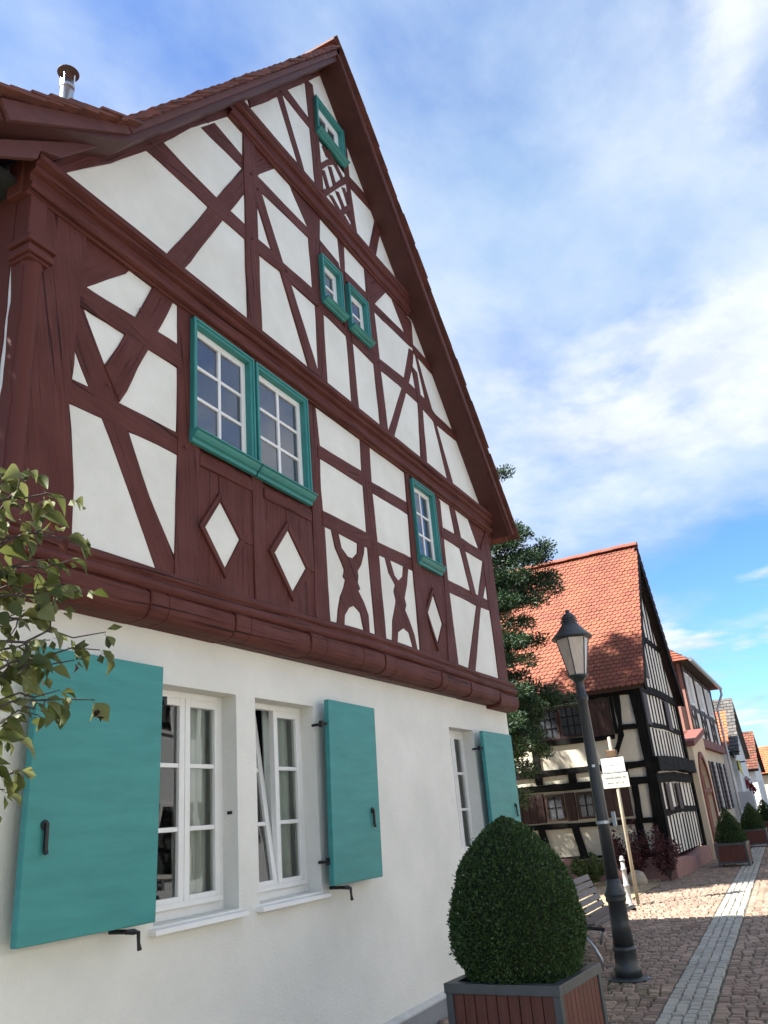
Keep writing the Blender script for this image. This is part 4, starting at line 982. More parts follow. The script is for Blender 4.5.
cl_ = MB(); cl_.lathe([(.074, 1.45), (.074, 1.48)], 16); cl_.build('clamp', MT['zinc'], LP)
cl_ = MB(); cl_.tube([(0, -.07, 1.465), (-.01, -.115, 1.465)], .012, 8); cl_.box(-.018, .018, -.14, -.105, 1.42, 1.56); cl_.build('clamp_bracket', MT['zinc'], LP)
cl_ = MB(); cl_.box(-.066, -.058, -.03, .0, 2.02, 2.045); cl_.build('label_plate', MT['white'], LP)

# ------------------------------------------------------------------ bench
MT['slat'] = mat('weathered_bench_slat', (0.135, 0.105, 0.085), 0.5, (0.085, 0.066, 0.055), 8, 0.4, 50, 0.004, stretch=(.6, 8, 8))
BN = thing('park_bench', 'slatted wooden park bench with curved steel legs behind the lamp', 'bench', (9.55, -.63, 0.02))
prof = [(-.245, .405, 4), (-.165, .425, 2), (-.085, .425, -3), (-.005, .412, -8), (.070, .410, -14), (.130, .465, -62), (.165, .54, -64), (.198, .615, -66), (.230, .69, -67), (.262, .765, -68)]
for i, (y, z, a) in enumerate(prof):
    T = Matrix.Translation((0, y, z)) @ Matrix.Rotation(R(-a), 4, 'X')
    MB().box(0, 1.75, -.034, .034, -.013, .013, T).build('slat', MT['slat'], BN, bevel=.005)
for x in (.02, 1.70):
    mb = MB(); mb.tube([(x, -.29, .372), (x, -.24, .380), (x, -.085, .398), (x, .0, .386), (x, .085, .385), (x, .15, .45), (x, .215, .60), (x, .295, .79)], .017, 8); mb.build('side_frame', MT['iron'], BN)
for x in (.12, 1.60):
    mb = MB(); mb.tube([(x, .08, .385), (x, .02, .34), (x, -.06, .28), (x, -.13, .18), (x, -.175, .08), (x, -.19, .0)], .018, 8); mb.build('leg', MT['zinc'], BN, smooth=True)
    mb = MB(); mb.tube([(x, .0, .35), (x, .10, .25), (x, .17, .12), (x, .20, .0)], .018, 8); mb.build('leg', MT['zinc'], BN, smooth=True)

# ------------------------------------------------------------------ sign post and bollard
MT['signpole'] = mat('cream_pole', (0.42, 0.37, 0.27), 0.5, (0.34, 0.30, 0.22), 4)
MT['signwhite'] = mat('white_sign', (0.55, 0.56, 0.57), 0.5)
MT['signcream'] = mat('cream_sign', (0.42, 0.41, 0.35), 0.6)
MT['print'] = mat('dark_print', (0.05, 0.05, 0.06), 0.6)
MT['printg'] = mat('grey_print', (0.12, 0.11, 0.10), 0.6)
MT['bronze'] = mat('bronze', (0.14, 0.085, 0.045), 0.5, (0.09, 0.055, 0.03), 8, metallic=.4)
SG = thing('sign_post', 'cream sign post with two small white text plates by the sunny patch', 'sign', (15.25, -.09, 0.02), R(-6))
MB().lathe([(.030, 0), (.030, 2.74), (.012, 2.755)], 14).build('pole', MT['signpole'], SG, smooth=True)
MB().box(-.045, .045, -.09, .09, 2.40, 2.52).build('bracket', MT['bronze'], SG, bevel=.006)
def plate(z0, z1, w_, m, nm, dx=-.035):
    return MB().box(dx - .008, dx, -w_ / 2, w_ / 2, z0, z1).build(nm, m, SG, bevel=.003)
pl1 = plate(2.135, 2.385, .42, MT['signwhite'], 'street_name_plate')
pl2 = plate(1.875, 2.120, .48, MT['signcream'], 'notice_plate')
bd = MB(); xx = -.0445
for (a, b, c, d) in ((-.195, .195, 2.365, 2.371), (-.195, .195, 2.149, 2.155), (-.195, -.189, 2.155, 2.365), (.189, .195, 2.155, 2.365)):
    bd.box(xx - .001, xx, a, b, c, d)
bd.build('printed_border', MT['print'], pl1)
def strokes(parent, y0, y1, z0, h, words, m):
    """small upright letter strokes: the writing is too fine to read in the photograph"""
    mb = MB(); y = y1; xx = -.0445
    step = (y1 - y0) / (sum(words) + len(words) - 1)
    for wd in words:
        for k in range(wd):
            hh = h * random.choice([.72, .72, 1.0]); wl = step * .68
            mb.box(xx - .001, xx, y - wl * .28, y, z0, z0 + hh)
            if random.random() < .7: mb.box(xx - .001, xx, y - wl, y - wl * .72, z0, z0 + h * .72)
            zz_ = random.choice([z0, z0 + h * .30, z0 + h * .58])
            mb.box(xx - .0012, xx - .0002, y - wl * .75, y - wl * .25, zz_, zz_ + h * .15)
            y -= step
        y -= step
    mb.build('lettering', m, parent)['kind'] = 'stuff'
strokes(pl1, -.165, .165, 2.245, .038, [12], MT['printg'])
strokes(pl2, -.20, .20, 2.030, .042, [12, 2], MT['print'])
strokes(pl2, -.15, .15, 1.945, .036, [6, 3, 3], MT['print'])
BO = thing('bollard', 'slim pale grey ringed bollard beside the sign post', 'bollard', (15.0, .0, 0.02))
MT['bollard'] = mat('pale_bollard_paint', (0.36, 0.36, 0.35), 0.4, (0.28, 0.28, 0.27), 6)
MB().lathe([(.07, 0), (.07, .03), (.045, .05), (.042, .30), (.052, .31), (.052, .34), (.040, .35), (.037, .55), (.048, .56), (.048, .585), (.035, .595), (.033, .70)], 16).build('shaft', MT['bollard'], BO, smooth=True)
MB().lathe([(.046, .70), (.046, .725), (.03, .735), (.034, .76), (.02, .78), (.0, .783)], 16).build('cap', MT['bollard'], BO, smooth=True)

# ------------------------------------------------------------------ leafy branches at the house corner (left edge)
MT['vine_leaf'] = leaf_mat('vine_leaf', (0.075, 0.095, 0.022), (0.19, 0.20, 0.065), 0.4, 0.5, island=False)
MT['vine_screen'] = leaf_mat('vine_screen_leaf', (0.06, 0.085, 0.02), (0.14, 0.155, 0.05), 0.35)  # leaves of the added sun screen, out of view
MT['vine_red'] = leaf_mat('dry_red_leaf', (0.06, 0.016, 0.016), (0.10, 0.03, 0.02), 0.2, 0.6, island=False)
MT['twig'] = mat('twig', (0.085, 0.065, 0.055), 0.85, (0.05, 0.04, 0.035), 10)
TV = thing('climbing_shrub', 'leafy shrub branches reaching in front of the house corner at the left', 'shrub', (1.75, -.25, 0.0), world=True)
tr = MB(); tr.tube([(1.75, -.25, 0), (1.78, -.28, .8), (1.74, -.24, 1.6), (1.80, -.30, 2.3), (1.86, -.4, 3.0)], [.05, .045, .04, .032, .018], 8); tr.build('trunk', MT['bark'], TV, smooth=True)
random.seed(33)
def ray_pt(px, py, d):
    v = fw + rt * ((px - 384) / 800) - up * ((py - 512) / 800)
    return Vector((0, -3.4, 1.65)) + v.normalized() * d
tips = [((30, 470), 3.7), ((72, 500), 3.72), ((84, 535), 3.7), ((88, 590), 3.7), ((106, 632), 3.65), ((100, 650), 3.65), ((95, 700), 3.66), ((60, 690), 3.75), ((50, 640), 3.8), ((38, 715), 3.7), ((20, 770), 3.68), ((10, 740), 3.8), ((45, 560), 3.75), ((20, 520), 3.8), ((60, 610), 3.7), ((75, 660), 3.6), ((40, 600), 3.85), ((15, 570), 3.7), ((5, 790), 3.7), ((28, 655), 3.75), ((70, 560), 3.8), ((5, 480), 3.75), ((30, 540), 3.7), ((45, 500), 3.75), ((25, 610), 3.72), ((60, 585), 3.7)]
tw = MB(); leafpts = []
for (pp, d) in tips:
    e = ray_pt(*pp, d)
    b = Vector((1.80, -.32, min(max(e.z - .25, 1.8), 2.9)))
    m1 = b.lerp(e, .45) + Vector((0, -.04, .10)) + rnd_dir() * .05
    pts = []
    for i in range(9):
        f = i / 8
        pts.append(b * (1 - f) ** 2 + m1 * 2 * f * (1 - f) + e * f * f + rnd_dir() * (.03 if 0 < i < 8 else .0))
    tw.tube(pts, [.011 * (1 - .8 * i / 8) for i in range(9)], 6)
    for i in range(3, 9):
        for q in range(3): leafpts.append((pts[i] + rnd_dir() * .012, (pts[i] - pts[i - 1]).normalized()))
    for q in range(2):
        s0 = pts[random.randint(3, 7)]; e2 = s0 + (rnd_dir() * .9 + Vector((.2, -.1, -.25))).normalized() * random.uniform(.06, .15)
        mid = s0.lerp(e2, .5) + rnd_dir() * .02
        tw.tube([s0, mid, e2], [.004, .003, .002], 5)
        leafpts += [(mid, (e2 - s0).normalized()), (e2, (e2 - s0).normalized())]
tw.build('branches', MT['twig'], TV, smooth=True)
def leaf_mesh(L, W_, fold, curl, m):
    mb = MB(); n = 7; vs = []
    out = [0, .42, .78, .98, 1.0, .74, .40, 0]
    for i in range(n + 1):
        f = i / n; y = L * f; z = -curl * L * f * f; hw = W_ * out[i] * .5
        vs += [(-hw, y, z + fold * hw), (0, y, z), (hw, y, z + fold * hw)]
    fs = []
    for i in range(n):
        fs += [(i * 3, i * 3 + 1, i * 3 + 4, i * 3 + 3), (i * 3 + 1, i * 3 + 2, i * 3 + 5, i * 3 + 4)]
    mb.add(vs, fs); mb.tube([(0, -.25 * L, .0), (0, -.1 * L, -.002), (0, 0, 0)], .0012, 4)
    return mb.mesh('leaf', m, True)
lms = [leaf_mesh(.105, .075, .5, .25, MT['vine_leaf']), leaf_mesh(.125, .08, .7, .5, MT['vine_leaf']), leaf_mesh(.09, .068, .9, .15, MT['vine_leaf']), leaf_mesh(.11, .06, 1.2, .6, MT['vine_leaf'])]
rmesh = leaf_mesh(.055, .045, .9, .8, MT['vine_red'])
crown = None
random.shuffle(leafpts)
for i, (p, d) in enumerate(leafpts[:285]):
    dn = (d * .5 + Vector((.15, -.25, -.75)) + rnd_dir() * .75).normalized()
    q = dn.to_track_quat('Y', 'Z'); q = q @ (Matrix.Rotation(random.uniform(-1.3, 1.3), 3, 'Y').to_quaternion())
    sc_l = random.uniform(.5, .98)
    inst('leaf', rmesh if i % 31 == 7 else random.choice(lms), TV, p + dn * .018, q.to_euler(), (sc_l,) * 3)
rest = MB()
for i, (p, d) in enumerate(leafpts[285:560]):
    dn = (d * .5 + Vector((.15, -.25, -.75)) + rnd_dir() * .75).normalized()
    leaf_quad(rest, p + dn * .01, dn, rnd_dir(), .062 * random.uniform(.6, 1.1), .018)
tag(rest.build('small_leaves', leaf_mat('vine_small_leaf', (0.060, 0.080, 0.020), (0.15, 0.16, 0.055), 0.35), TV), kind='stuff')
lb = MB(); lb.tube([(1.86, -.4, 2.95), (1.75, .2, 3.8), (1.6, .8, 4.7), (1.55, 1.1, 5.4)], [.018, .016, .012, .006], 6); lb.build('limb', MT['bark'], TV)  # added limb, carries the unseen leaf screen
ul = MB()
for k in range(1700):
    p = Vector((random.gauss(1.62, .2), random.gauss(1.05, .25), random.uniform(4.1, 6.1)))
    leaf_quad(ul, p, (rnd_dir() + Vector((0, 0, -.4))).normalized(), rnd_dir(), .10, .035)
tag(ul.build('sun_screen_foliage', MT['vine_screen'], TV), kind='stuff')  # unseen leaf mass, added to keep sun off the side wall
pod = ray_pt(98, 716, 3.62)
mb = MB()
for k in range(9):
    d = rnd_dir(); leaf_quad(mb, pod + d * .003, d, rnd_dir(), .026, .012)
mb.build('seed_pod', mat('dry_pod', (0.022, 0.008, 0.008), 0.8), TV)
random.seed(44)

# ------------------------------------------------------------------ conifer between the houses
MT['needle'] = leaf_mat('needle', (0.016, 0.042, 0.020), (0.045, 0.085, 0.030), 0.12, 0.5)
MT['needle2'] = leaf_mat('young_needle', (0.05, 0.09, 0.025), (0.10, 0.14, 0.04), 0.2, 0.5)
CT = thing('pine_tree', 'tall dark pine with tufted branches growing between the two houses', 'tree', (16.4, 4.3, 0.0), world=True)
mb = MB(); mb.tube([(16.4, 4.3, 0), (16.45, 4.3, 3), (16.35, 4.35, 7), (16.5, 4.3, 11), (16.5, 4.3, 12.6)], [.26, .22, .16, .08, .02], 10); mb.build('trunk', MT['bark'], CT, smooth=True)
lim = MB(); nd = MB(); nd2 = MB()
def tuft(c, r, n, target, L):
    for k in range(n):
        d = rnd_dir(); d.z = d.z * .6 + .25; d.normalize()
        o_ = rnd_dir() * r * random.uniform(.2, 1.0); o_.z *= .8
        p = c + o_
        dd = (o_.normalized() + d).normalized()
        leaf_quad(target, p, dd, rnd_dir(), L * random.uniform(.7, 1.2), L * .17)
limbs = []
for k in range(86):
    z = 1.6 + 10.6 * (k / 86) ** 1.05
    a = k * 2.399 + random.uniform(-.3, .3)
    Lm = (3.55 - .26 * z) * random.uniform(.72, 1.05)
    limbs.append((z, a, max(Lm, .5)))
# limbs that show past the corner of the maroon house, where the photograph has them
def limb(z0, end):
    b = Vector((16.4, 4.3, z0)); e = Vector(end)
    m = b.lerp(e, .55) + Vector((0, 0, .30))
    pts = [b * (1 - f) ** 2 + m * 2 * f * (1 - f) + e * f * f for f in [i / 8 for i in range(9)]]
    lim.tube(pts, [.06 * (1 - .85 * i / 8) for i in range(9)], 6)
    L_ = (e - b).length
    nt_ = max(4, int(L_ * 4.6))
    for i in range(nt_):
        f = .25 + .75 * (i + random.random() * .5) / nt_
        p = b * (1 - f) ** 2 + m * 2 * f * (1 - f) + e * f * f
        sp = .34 * (1.15 - f) + .08
        p = p + Vector((random.uniform(-1, 1), random.uniform(-1, 1), random.uniform(-.15, .25))) * sp
        tuft(p, random.uniform(.16, .28), 150, nd if p.z > 2.9 or random.random() < .4 else nd2, .085)
    tuft(e, .20, 170, nd, .085)
for z, a, L_ in limbs:
    ex, ey = 16.4 + math.cos(a) * L_, 4.3 + math.sin(a) * L_
    ez = z + L_ * (.18 if z > 6 else .02)
    if ex < 14.6 or (ey < 1.6 and z > 3): continue
    limb(z, (ex, ey, ez))
for px, py, X in ((506, 472, 14.6), (548, 548, 14.9), (535, 558, 14.5), (556, 588, 15.0), (540, 600, 14.6), (522, 575, 14.3), (528, 622, 14.5), (540, 640, 14.8), (530, 660, 14.4), (520, 640, 14.2), (552, 692, 14.9), (570, 700, 15.2), (538, 705, 14.6), (524, 690, 14.2), (518, 720, 14.0), (538, 735, 14.6), (545, 752, 14.8), (525, 745, 14.2), (530, 770, 14.5), (515, 600, 14.2), (512, 540, 14.3), (524, 535, 14.6)):
    v = fw + rt * ((px - 384) / 800) - up * ((py - 512) / 800)
    e = Vector((0, -3.4, 1.65)) + v * ((X + 1.4) / v.x)
    limb(max(1.2, e.z - .35 if e.z > 4 else e.z), e)
    for q in range(2):
        e2 = e + Vector((random.uniform(-.2, .9), random.uniform(.15, .9), random.uniform(-.55, .45)))
        limb(max(1.2, e2.z - .3), e2)
lim.build('limbs', MT['bark'], CT, smooth=True)
tag(nd.build('crown', MT['needle'], CT), kind='stuff'); tag(nd2.build('lower_crown', MT['needle2'], CT), kind='stuff')
random.seed(55)

# ------------------------------------------------------------------ the old black and white house
A2 = R(-1.5)
H2 = thing('old_timber_house', 'old white house with black timbers and steep red tiled roof behind the lamp', 'house', (19.7, .02, 0.0), A2)
def tprism(poly, x0, x1, mat_, name, parent, axis='x', amp=.008, seed=0.0, bevel=.006, step=.2):
    mb = MB(); mb.prism(rough_poly(poly, step, amp, seed), x0, x1, axis=axis, grain=poly_len_axis(poly)); return mb.build(name, mat_, parent, bevel=bevel)
DW, DP = 4.9, 7.5                     # gable width, depth
EV = 4.10; RZ = 8.25; RX = 2.55
# plastered body: side wall (faces the camera) and gable (faces the street)
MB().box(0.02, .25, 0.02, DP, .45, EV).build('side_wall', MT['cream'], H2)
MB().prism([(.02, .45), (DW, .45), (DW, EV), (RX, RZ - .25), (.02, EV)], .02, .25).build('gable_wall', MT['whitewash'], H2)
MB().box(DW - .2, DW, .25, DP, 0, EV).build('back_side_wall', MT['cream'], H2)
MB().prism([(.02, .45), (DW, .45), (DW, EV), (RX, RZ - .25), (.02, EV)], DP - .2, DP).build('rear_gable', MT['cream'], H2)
MB().prism(rough_poly([(-.12, 0), (DP, 0), (DP, .52), (2.6, .55), (1.2, .50), (.2, .46), (-.10, .40)], .25, .02, 4), -.10, .28, axis='x').build('plinth', MT['sandstone'], H2, bevel=.02)
MB().prism(rough_poly([(-.08, 0), (DW + .05, 0), (DW + .05, .38), (3.6, .42), (2.2, .30), (1.0, .40), (.3, .36), (-.08, .46)], .25, .03, 5), -.12, .26).build('gable_plinth', MT['sandstone'], H2, bevel=.02)
BT = MT['black_timber']
yo = .2                                # the corner post stands at y = 0 after this shift
S2 = [
 ('wall_plate', [(-.06, 4.0), (5, 4.0), (5, 4.14), (-.06, 4.14)]),
 ('corner_post', [(0.0, .42), (.22, .42), (.20, 1.3), (.14, 2.3), (.20, 4.02), (0.0, 4.02)]),
 ('brace', [(.44, 4.02), (.60, 4.02), (.58, 3.4), (.66, 3.0), (.98, 2.48), (.82, 2.48), (.50, 3.1)]),
 ('rail', [(.15, 3.20), (.56, 3.22), (.56, 3.34), (.15, 3.32)]),
 ('sill_rail', [(.72, 3.03), (2.75, 3.06), (2.75, 3.19), (.70, 3.15)]),
 ('storey_beam', [(-.05, 2.35), (5.0, 2.37), (5.0, 2.53), (-.05, 2.50)]),
 ('lower_beam', [(.1, 1.99), (5.0, 2.05), (5.0, 2.21), (.1, 2.15)]),
 ('joist_end', [(1.78, 2.16), (1.97, 2.16), (1.97, 2.37), (1.78, 2.37)]),
 ('joist_end', [(.55, 2.15), (.76, 2.15), (.76, 2.37), (.55, 2.37)]),
 ('joist_end', [(2.62, 2.2), (2.8, 2.2), (2.8, 2.37), (2.62, 2.37)]),
 ('post', [(.42, 1.2), (.56, 1.2), (.54, 2.04), (.40, 2.04)]),
 ('post', [(.40, .5), (.58, .5), (.62, 1.22), (.46, 1.22)]),
 ('rail', [(.1, 1.17), (5.0, 1.20), (5.0, 1.32), (.1, 1.28)]),
 ('post', [(2.62, .52), (2.80, .52), (2.90, 1.2), (2.74, 1.2)]),
 ('post', [(1.78, .5), (1.96, .5), (2.08, 1.2), (1.92, 1.2)]),
 ('post', [(3.5, .5), (3.66, .5), (3.7, 1.2), (3.54, 1.2)]),
 ('post', [(2.62, 2.4), (2.78, 2.4), (2.78, 4.0), (2.62, 4.0)]),
 ('post', [(4.0, 2.4), (4.16, 2.4), (4.16, 4.0), (4.0, 4.0)]),
 ('post', [(.62, 3.15), (.70, 3.15), (.70, 4.0), (.62, 4.0)]),
 ('ground_sill', [(.1, .46), (5.0, .50), (5.0, .60), (.1, .56)]),
]
for i, (nm, p) in enumerate(S2):
    tprism(p, -.035 - (i * 5 % 11) * .0018, .05, BT, nm, H2, 'x', .012, i * 2.3)
def lattice_window(y0, y1, z0, z1, ny, nz, name='window'):
    fr = MB(); x0, x1 = -.05, .045; w_ = .05
    fr.box(x0, x1, y0, y0 + w_, z0, z1); fr.box(x0, x1, y1 - w_, y1, z0, z1); fr.box(x0, x1, y0 + w_, y1 - w_, z0, z0 + w_); fr.box(x0, x1, y0 + w_, y1 - w_, z1 - w_, z1)
    o = fr.build(name, MT['brown'], H2)
    a0, a1, b0, b1 = y0 + w_, y1 - w_, z0 + w_, z1 - w_
    br = MB()
    for k in range(1, ny):
        y = a0 + (a1 - a0) * k / ny; br.box(-.03, .0, y - .011, y + .011, b0, b1)
    for k in range(1, nz):
        z = b0 + (b1 - b0) * k / nz; br.box(-.028, .0, a0, a1, z - .010, z + .010)
    br.build('glazing_bars', BT, o)
    for p in range(ny):
        for q in range(nz):
            ya, yb = a0 + (a1 - a0) * p / ny, a0 + (a1 - a0) * (p + 1) / ny; za, zb = b0 + (b1 - b0) * q / nz, b0 + (b1 - b0) * (q + 1) / nz
            e = random.uniform(-.003, .003)
            MB().add([(-.012 + e, ya, za), (-.012 - e, yb, za), (-.012 - e, yb, zb), (-.012 + e, ya, zb)], [(0, 1, 2, 3)]).build('pane', MT['glass_up'], o)
    return o
lattice_window(1.42, 1.98, 3.19, 3.95, 3, 3)
lattice_window(2.00, 2.56, 3.19, 3.95, 3, 3)
lattice_window(1.44, 1.86, 1.36, 1.95, 2, 2)
lattice_window(2.17, 2.62, 1.36, 1.95, 2, 2)
def board_shutter(y0, y1, z0, z1, n, nm='shutter'):
    o = MB().box(-.045, .04, y0, y1, z0, z1).build(nm, MT['brown'], H2)
    w_ = (y1 - y0) / n
    for k in range(n): MB().box(-.062, -.046, y0 + k * w_ + .006, y0 + (k + 1) * w_ - .006, z0 + .01, z1 - .01).build('board', MT['brown'], o, bevel=.004)
board_shutter(.72, 1.36, 3.13, 4.0, 4)
board_shutter(.62, 1.36, 1.34, 1.96, 4); board_shutter(1.90, 2.13, 1.34, 1.96, 2, 'panel'); board_shutter(2.66, 3.4, 1.34, 1.98, 4)
# gable: close black studs, beams, dark shutters
def gt_(x): return EV + (x / RX) * (RZ - .25 - EV) if x < RX else EV + ((DW - x) / (DW - RX)) * (RZ - .25 - EV)
k = 0
for (z0, z1, n) in ((.42, 1.28, 11), (1.36, 2.0, 9), (2.5, 3.25, 11), (3.35, 4.10, 11), (4.22, 5.5, 9), (5.6, 7.2, 6)):
    for j in range(n):
        x = .35 + (DW - .55) * (j + .5) / n if z0 < 4.2 else RX + (j - (n - 1) / 2) * .40
        zt = min(z1, gt_(x) - .05)
        if zt - z0 < .2: continue
        tprism([(x - .05, z0), (x + .05, z0), (x + .045, zt), (x - .045, zt)], -.0 + (k % 5) * .0018, .05, BT, 'stud', H2, 'y', .008, k * 1.7); k += 1
for (za, zb, ext, nm) in ((1.26, 1.40, 0, 'rail'), (1.98, 2.20, .03, 'lower_beam'), (2.24, 2.56, .16, 'storey_beam'), (3.24, 3.37, 0, 'rail'), (4.05, 4.24, .03, 'tie_beam'), (5.48, 5.62, 0, 'collar')):
    if za < 4: xa, xb = -.04, DW + .02
    else:
        f = (za - EV) / (RZ - .25 - EV); f = max(f, 0); xa, xb = RX * f, DW - (DW - RX) * f
    tprism([(xa, za), ((xa + xb) / 2, za + .05), (xb, za), (xb, zb), ((xa + xb) / 2, zb + .05), (xa, zb)], -.012 - ext, .04, BT, nm, H2, 'y', .015, za)
for (x0, x1, z0, z1) in ((.9, 1.35, 1.38, 1.98), (2.2, 2.6, 1.38, 1.98), (.25, .75, 3.3, 4.05), (2.9, 3.4, 3.3, 4.05), (1.2, 1.6, 4.5, 5.2)):
    MB().box(x0, x1, -.045, -.012, z0, z1).build('shutter', MT['brown'], H2, bevel=.005)
tprism([(0, .4), (.24, .4), (.22, 4.1), (0, 4.1)], -.06, .06, BT, 'corner_post', H2, 'y', .012, 8.8)
tprism([(DW - .2, .4), (DW, .4), (DW, 4.1), (DW - .2, 4.1)], -.05, .06, BT, 'corner_post', H2, 'y', .012, 9.8)
# roof: deck, barge boards, tiles as real courses
OV = .20
def roof2(H, DW, RX, EV, RZ, y0, y1, ov, tilemat, bedmat, barge_m, th=.10, tw_=.14, ex=.12, both=True, edge_slope=None):
    sl = (RZ - EV) / RX; e0 = (-ov, EV - ov * sl + .06); e1 = (DW + ov, EV - ov * (RZ - EV) / (DW - RX) + .06); rg = (RX, RZ)
    MB().prism([e0, rg, e1, (e1[0] - .06, e1[1] - .09), (RX, RZ - .22), (e0[0] + .06, e0[1] - .09)], y0 + .03, y1).build('roof_deck', bedmat, H)
    for p, q in ((e0, rg), (e1, rg)):
        L = math.hypot(q[0] - p[0], q[1] - p[1]); nx, nz_ = (q[1] - p[1]) / L, -(q[0] - p[0]) / L
        if nz_ > 0: nx, nz_ = -nx, -nz_
        MB().prism([p, q, (q[0] + nx * .24, q[1] + nz_ * .24), (p[0] + nx * .24, p[1] + nz_ * .24)], y0 - .02, y0 + .028).build('barge_board', barge_m, H)
    tl_ = MB()
    for side, (p, q) in enumerate(((e0, rg), (e1, rg))):
        if side and not both: continue
        L = math.hypot(q[0] - p[0], q[1] - p[1]); u = Vector((q[0] - p[0], 0, q[1] - p[1])) / L
        n_ = Vector((-u.z, 0, u.x)) if not side else Vector((u.z, 0, -u.x))
        d = .0; r = 0
        while d < L - .05:
            y = y0 - .03 - (tw_ / 2 if r % 2 else 0)
            while y < y1:
                o_ = Vector((p[0], 0, p[1])) + u * (d - .03) + n_ * (.014 + random.uniform(0, .006))
                lift = .030; l = .19; g_ = .005
                ya, yb = max(y, y0 - .04) + g_, min(y + tw_, y1) - g_
                if yb - ya > .02:
                    ym = (ya + yb) / 2; rb = .035       # rounded lower edge
                    V = lambda yy, s_, h_: tuple(Vector((0, yy, 0)) + o_ + u * s_ + n_ * h_)
                    j = random.uniform(-.006, .006)
                    pts = [(ya, rb + j), (ym - tw_ * .22, j + .006), (ym, j), (ym + tw_ * .22, j + .006), (yb, rb + j)]
                    vs = [V(a, b, lift) for a, b in pts] + [V(yb, l, .004), V(ya, l, .004)] + [V(a, b, lift - .02) for a, b in pts]
                    tl_.add(vs, [(0, 1, 2, 3, 4, 5, 6)] + [(i, i + 7, i + 8, i + 1) for i in range(4)])
                y += tw_
            d += ex; r += 1
    o = tl_.build('roof_tiles', tilemat, H); o['kind'] = 'stuff'
    k = 0; y = y0 - .04
    rt_me = MB().prism([(.13 * math.cos(math.pi * i / 7), .11 * math.sin(math.pi * i / 7)) for i in range(8)], 0, .36).mesh('ridge_tile', tilemat)
    while y < y1 - .2:
        inst('ridge_tile', rt_me, H, (RX, y, RZ + .015 + (k % 2) * .008), (0, 0, 0)); y += .33; k += 1
roof2(H2, DW, RX, 4.42, RZ, -OV, DP, .20, MT['tile_red'], MT['tile_base'], MT['black_timber'])

# ------------------------------------------------------------------ planting at its foot
MT['purple_leaf'] = leaf_mat('purple_leaf', (0.045, 0.012, 0.016), (0.10, 0.030, 0.030), 0.2, 0.5)
MT['bush_leaf'] = leaf_mat('bush_leaf', (0.045, 0.075, 0.020), (0.095, 0.125, 0.038), 0.2, 0.5)
def bush(name, label, loc, rx, ry, h, n, L, m, seed, gaps=.35):
    random.seed(seed)
    t = thing(name, label, 'shrub', loc)
    st = MB(); lv = MB(); tipsb = []
    for k in range(26):
        a = random.uniform(0, 6.28); r = math.sqrt(random.random())
        e = Vector((math.cos(a) * rx * r, math.sin(a) * ry * r, h * random.uniform(.5, 1.0) * (1 - .35 * r)))
        m1 = Vector((e.x * .35, e.y * .35, e.z * .6))
        pts = [m1 * 2 * f * (1 - f) + e * f * f for f in [i / 5 for i in range(6)]]
        st.tube(pts, [.012 * (1 - .8 * i / 5) for i in range(6)], 5); tipsb.append(pts)
    for k in range(n):
        pts = random.choice(tipsb); p = pts[random.randint(2, 5)] + rnd_dir() * random.uniform(.02, .16) * h * gaps * 2
        if p.z < .02: p.z = random.uniform(.02, .1)
        leaf_quad(lv, p, (rnd_dir() + Vector((0, 0, .2))).normalized(), rnd_dir(), L * random.uniform(.7, 1.2), L * .32)
    st.build('stems', MT['twig'], t); tag(lv.build('foliage', m, t), kind='stuff')
bush('green_shrub', 'low green shrub at the foot of the old house, left of the lamp', (18.6, 1.55, .03), .55, .5, .75, 2600, .07, MT['bush_leaf'], 61)
bush('purple_shrub', 'purple leaved barberry against the black and white house wall', (19.1, .75, .03), .45, .62, 1.40, 2600, .065, MT['purple_leaf'], 62, .3)
bush('purple_shrub', 'smaller purple leaved barberry close to the corner of the old house', (19.15, .0, .03), .35, .35, 1.15, 1300, .065, MT['purple_leaf'], 63, .3)
random.seed(64)
def boulder(name, label, loc, sx, sy, sz, seed, m):
    mb = MB(); n, mm = 14, 9; vs = []
    for i in range(mm + 1):
        th = math.pi * i / mm
        for j in range(n):
            ph = 2 * math.pi * j / n
            d = Vector((math.sin(th) * math.cos(ph), math.sin(th) * math.sin(ph), math.cos(th)))
            r = 1 + .28 * noise.noise(d * 1.6 + Vector((seed, 0, 0)))
            vs.append((d.x * sx * r, d.y * sy * r, d.z * sz * r + sz * .6))
    fs = [(i * n + j, i * n + (j + 1) % n, (i + 1) * n + (j + 1) % n, (i + 1) * n + j) for i in range(mm) for j in range(n)]
    mb.add(vs, fs); o = mb.build(name, m, None, smooth=True); o.location = loc; tag(o, label, 'rock'); return o
boulder('boulder', 'pale boulder at the foot of the purple shrub', (18.5, .55, .03), .22, .20, .17, 3.0, mat('pale_stone', (.40, .34, .26), .9, (.30, .25, .20), 5, .5, 20, .01))
boulder('boulder', 'reddish sandstone block behind the box shrub near the bench', (18.9, 2.5, .03), .35, .30, .22, 7.0, MT['sandstone'])

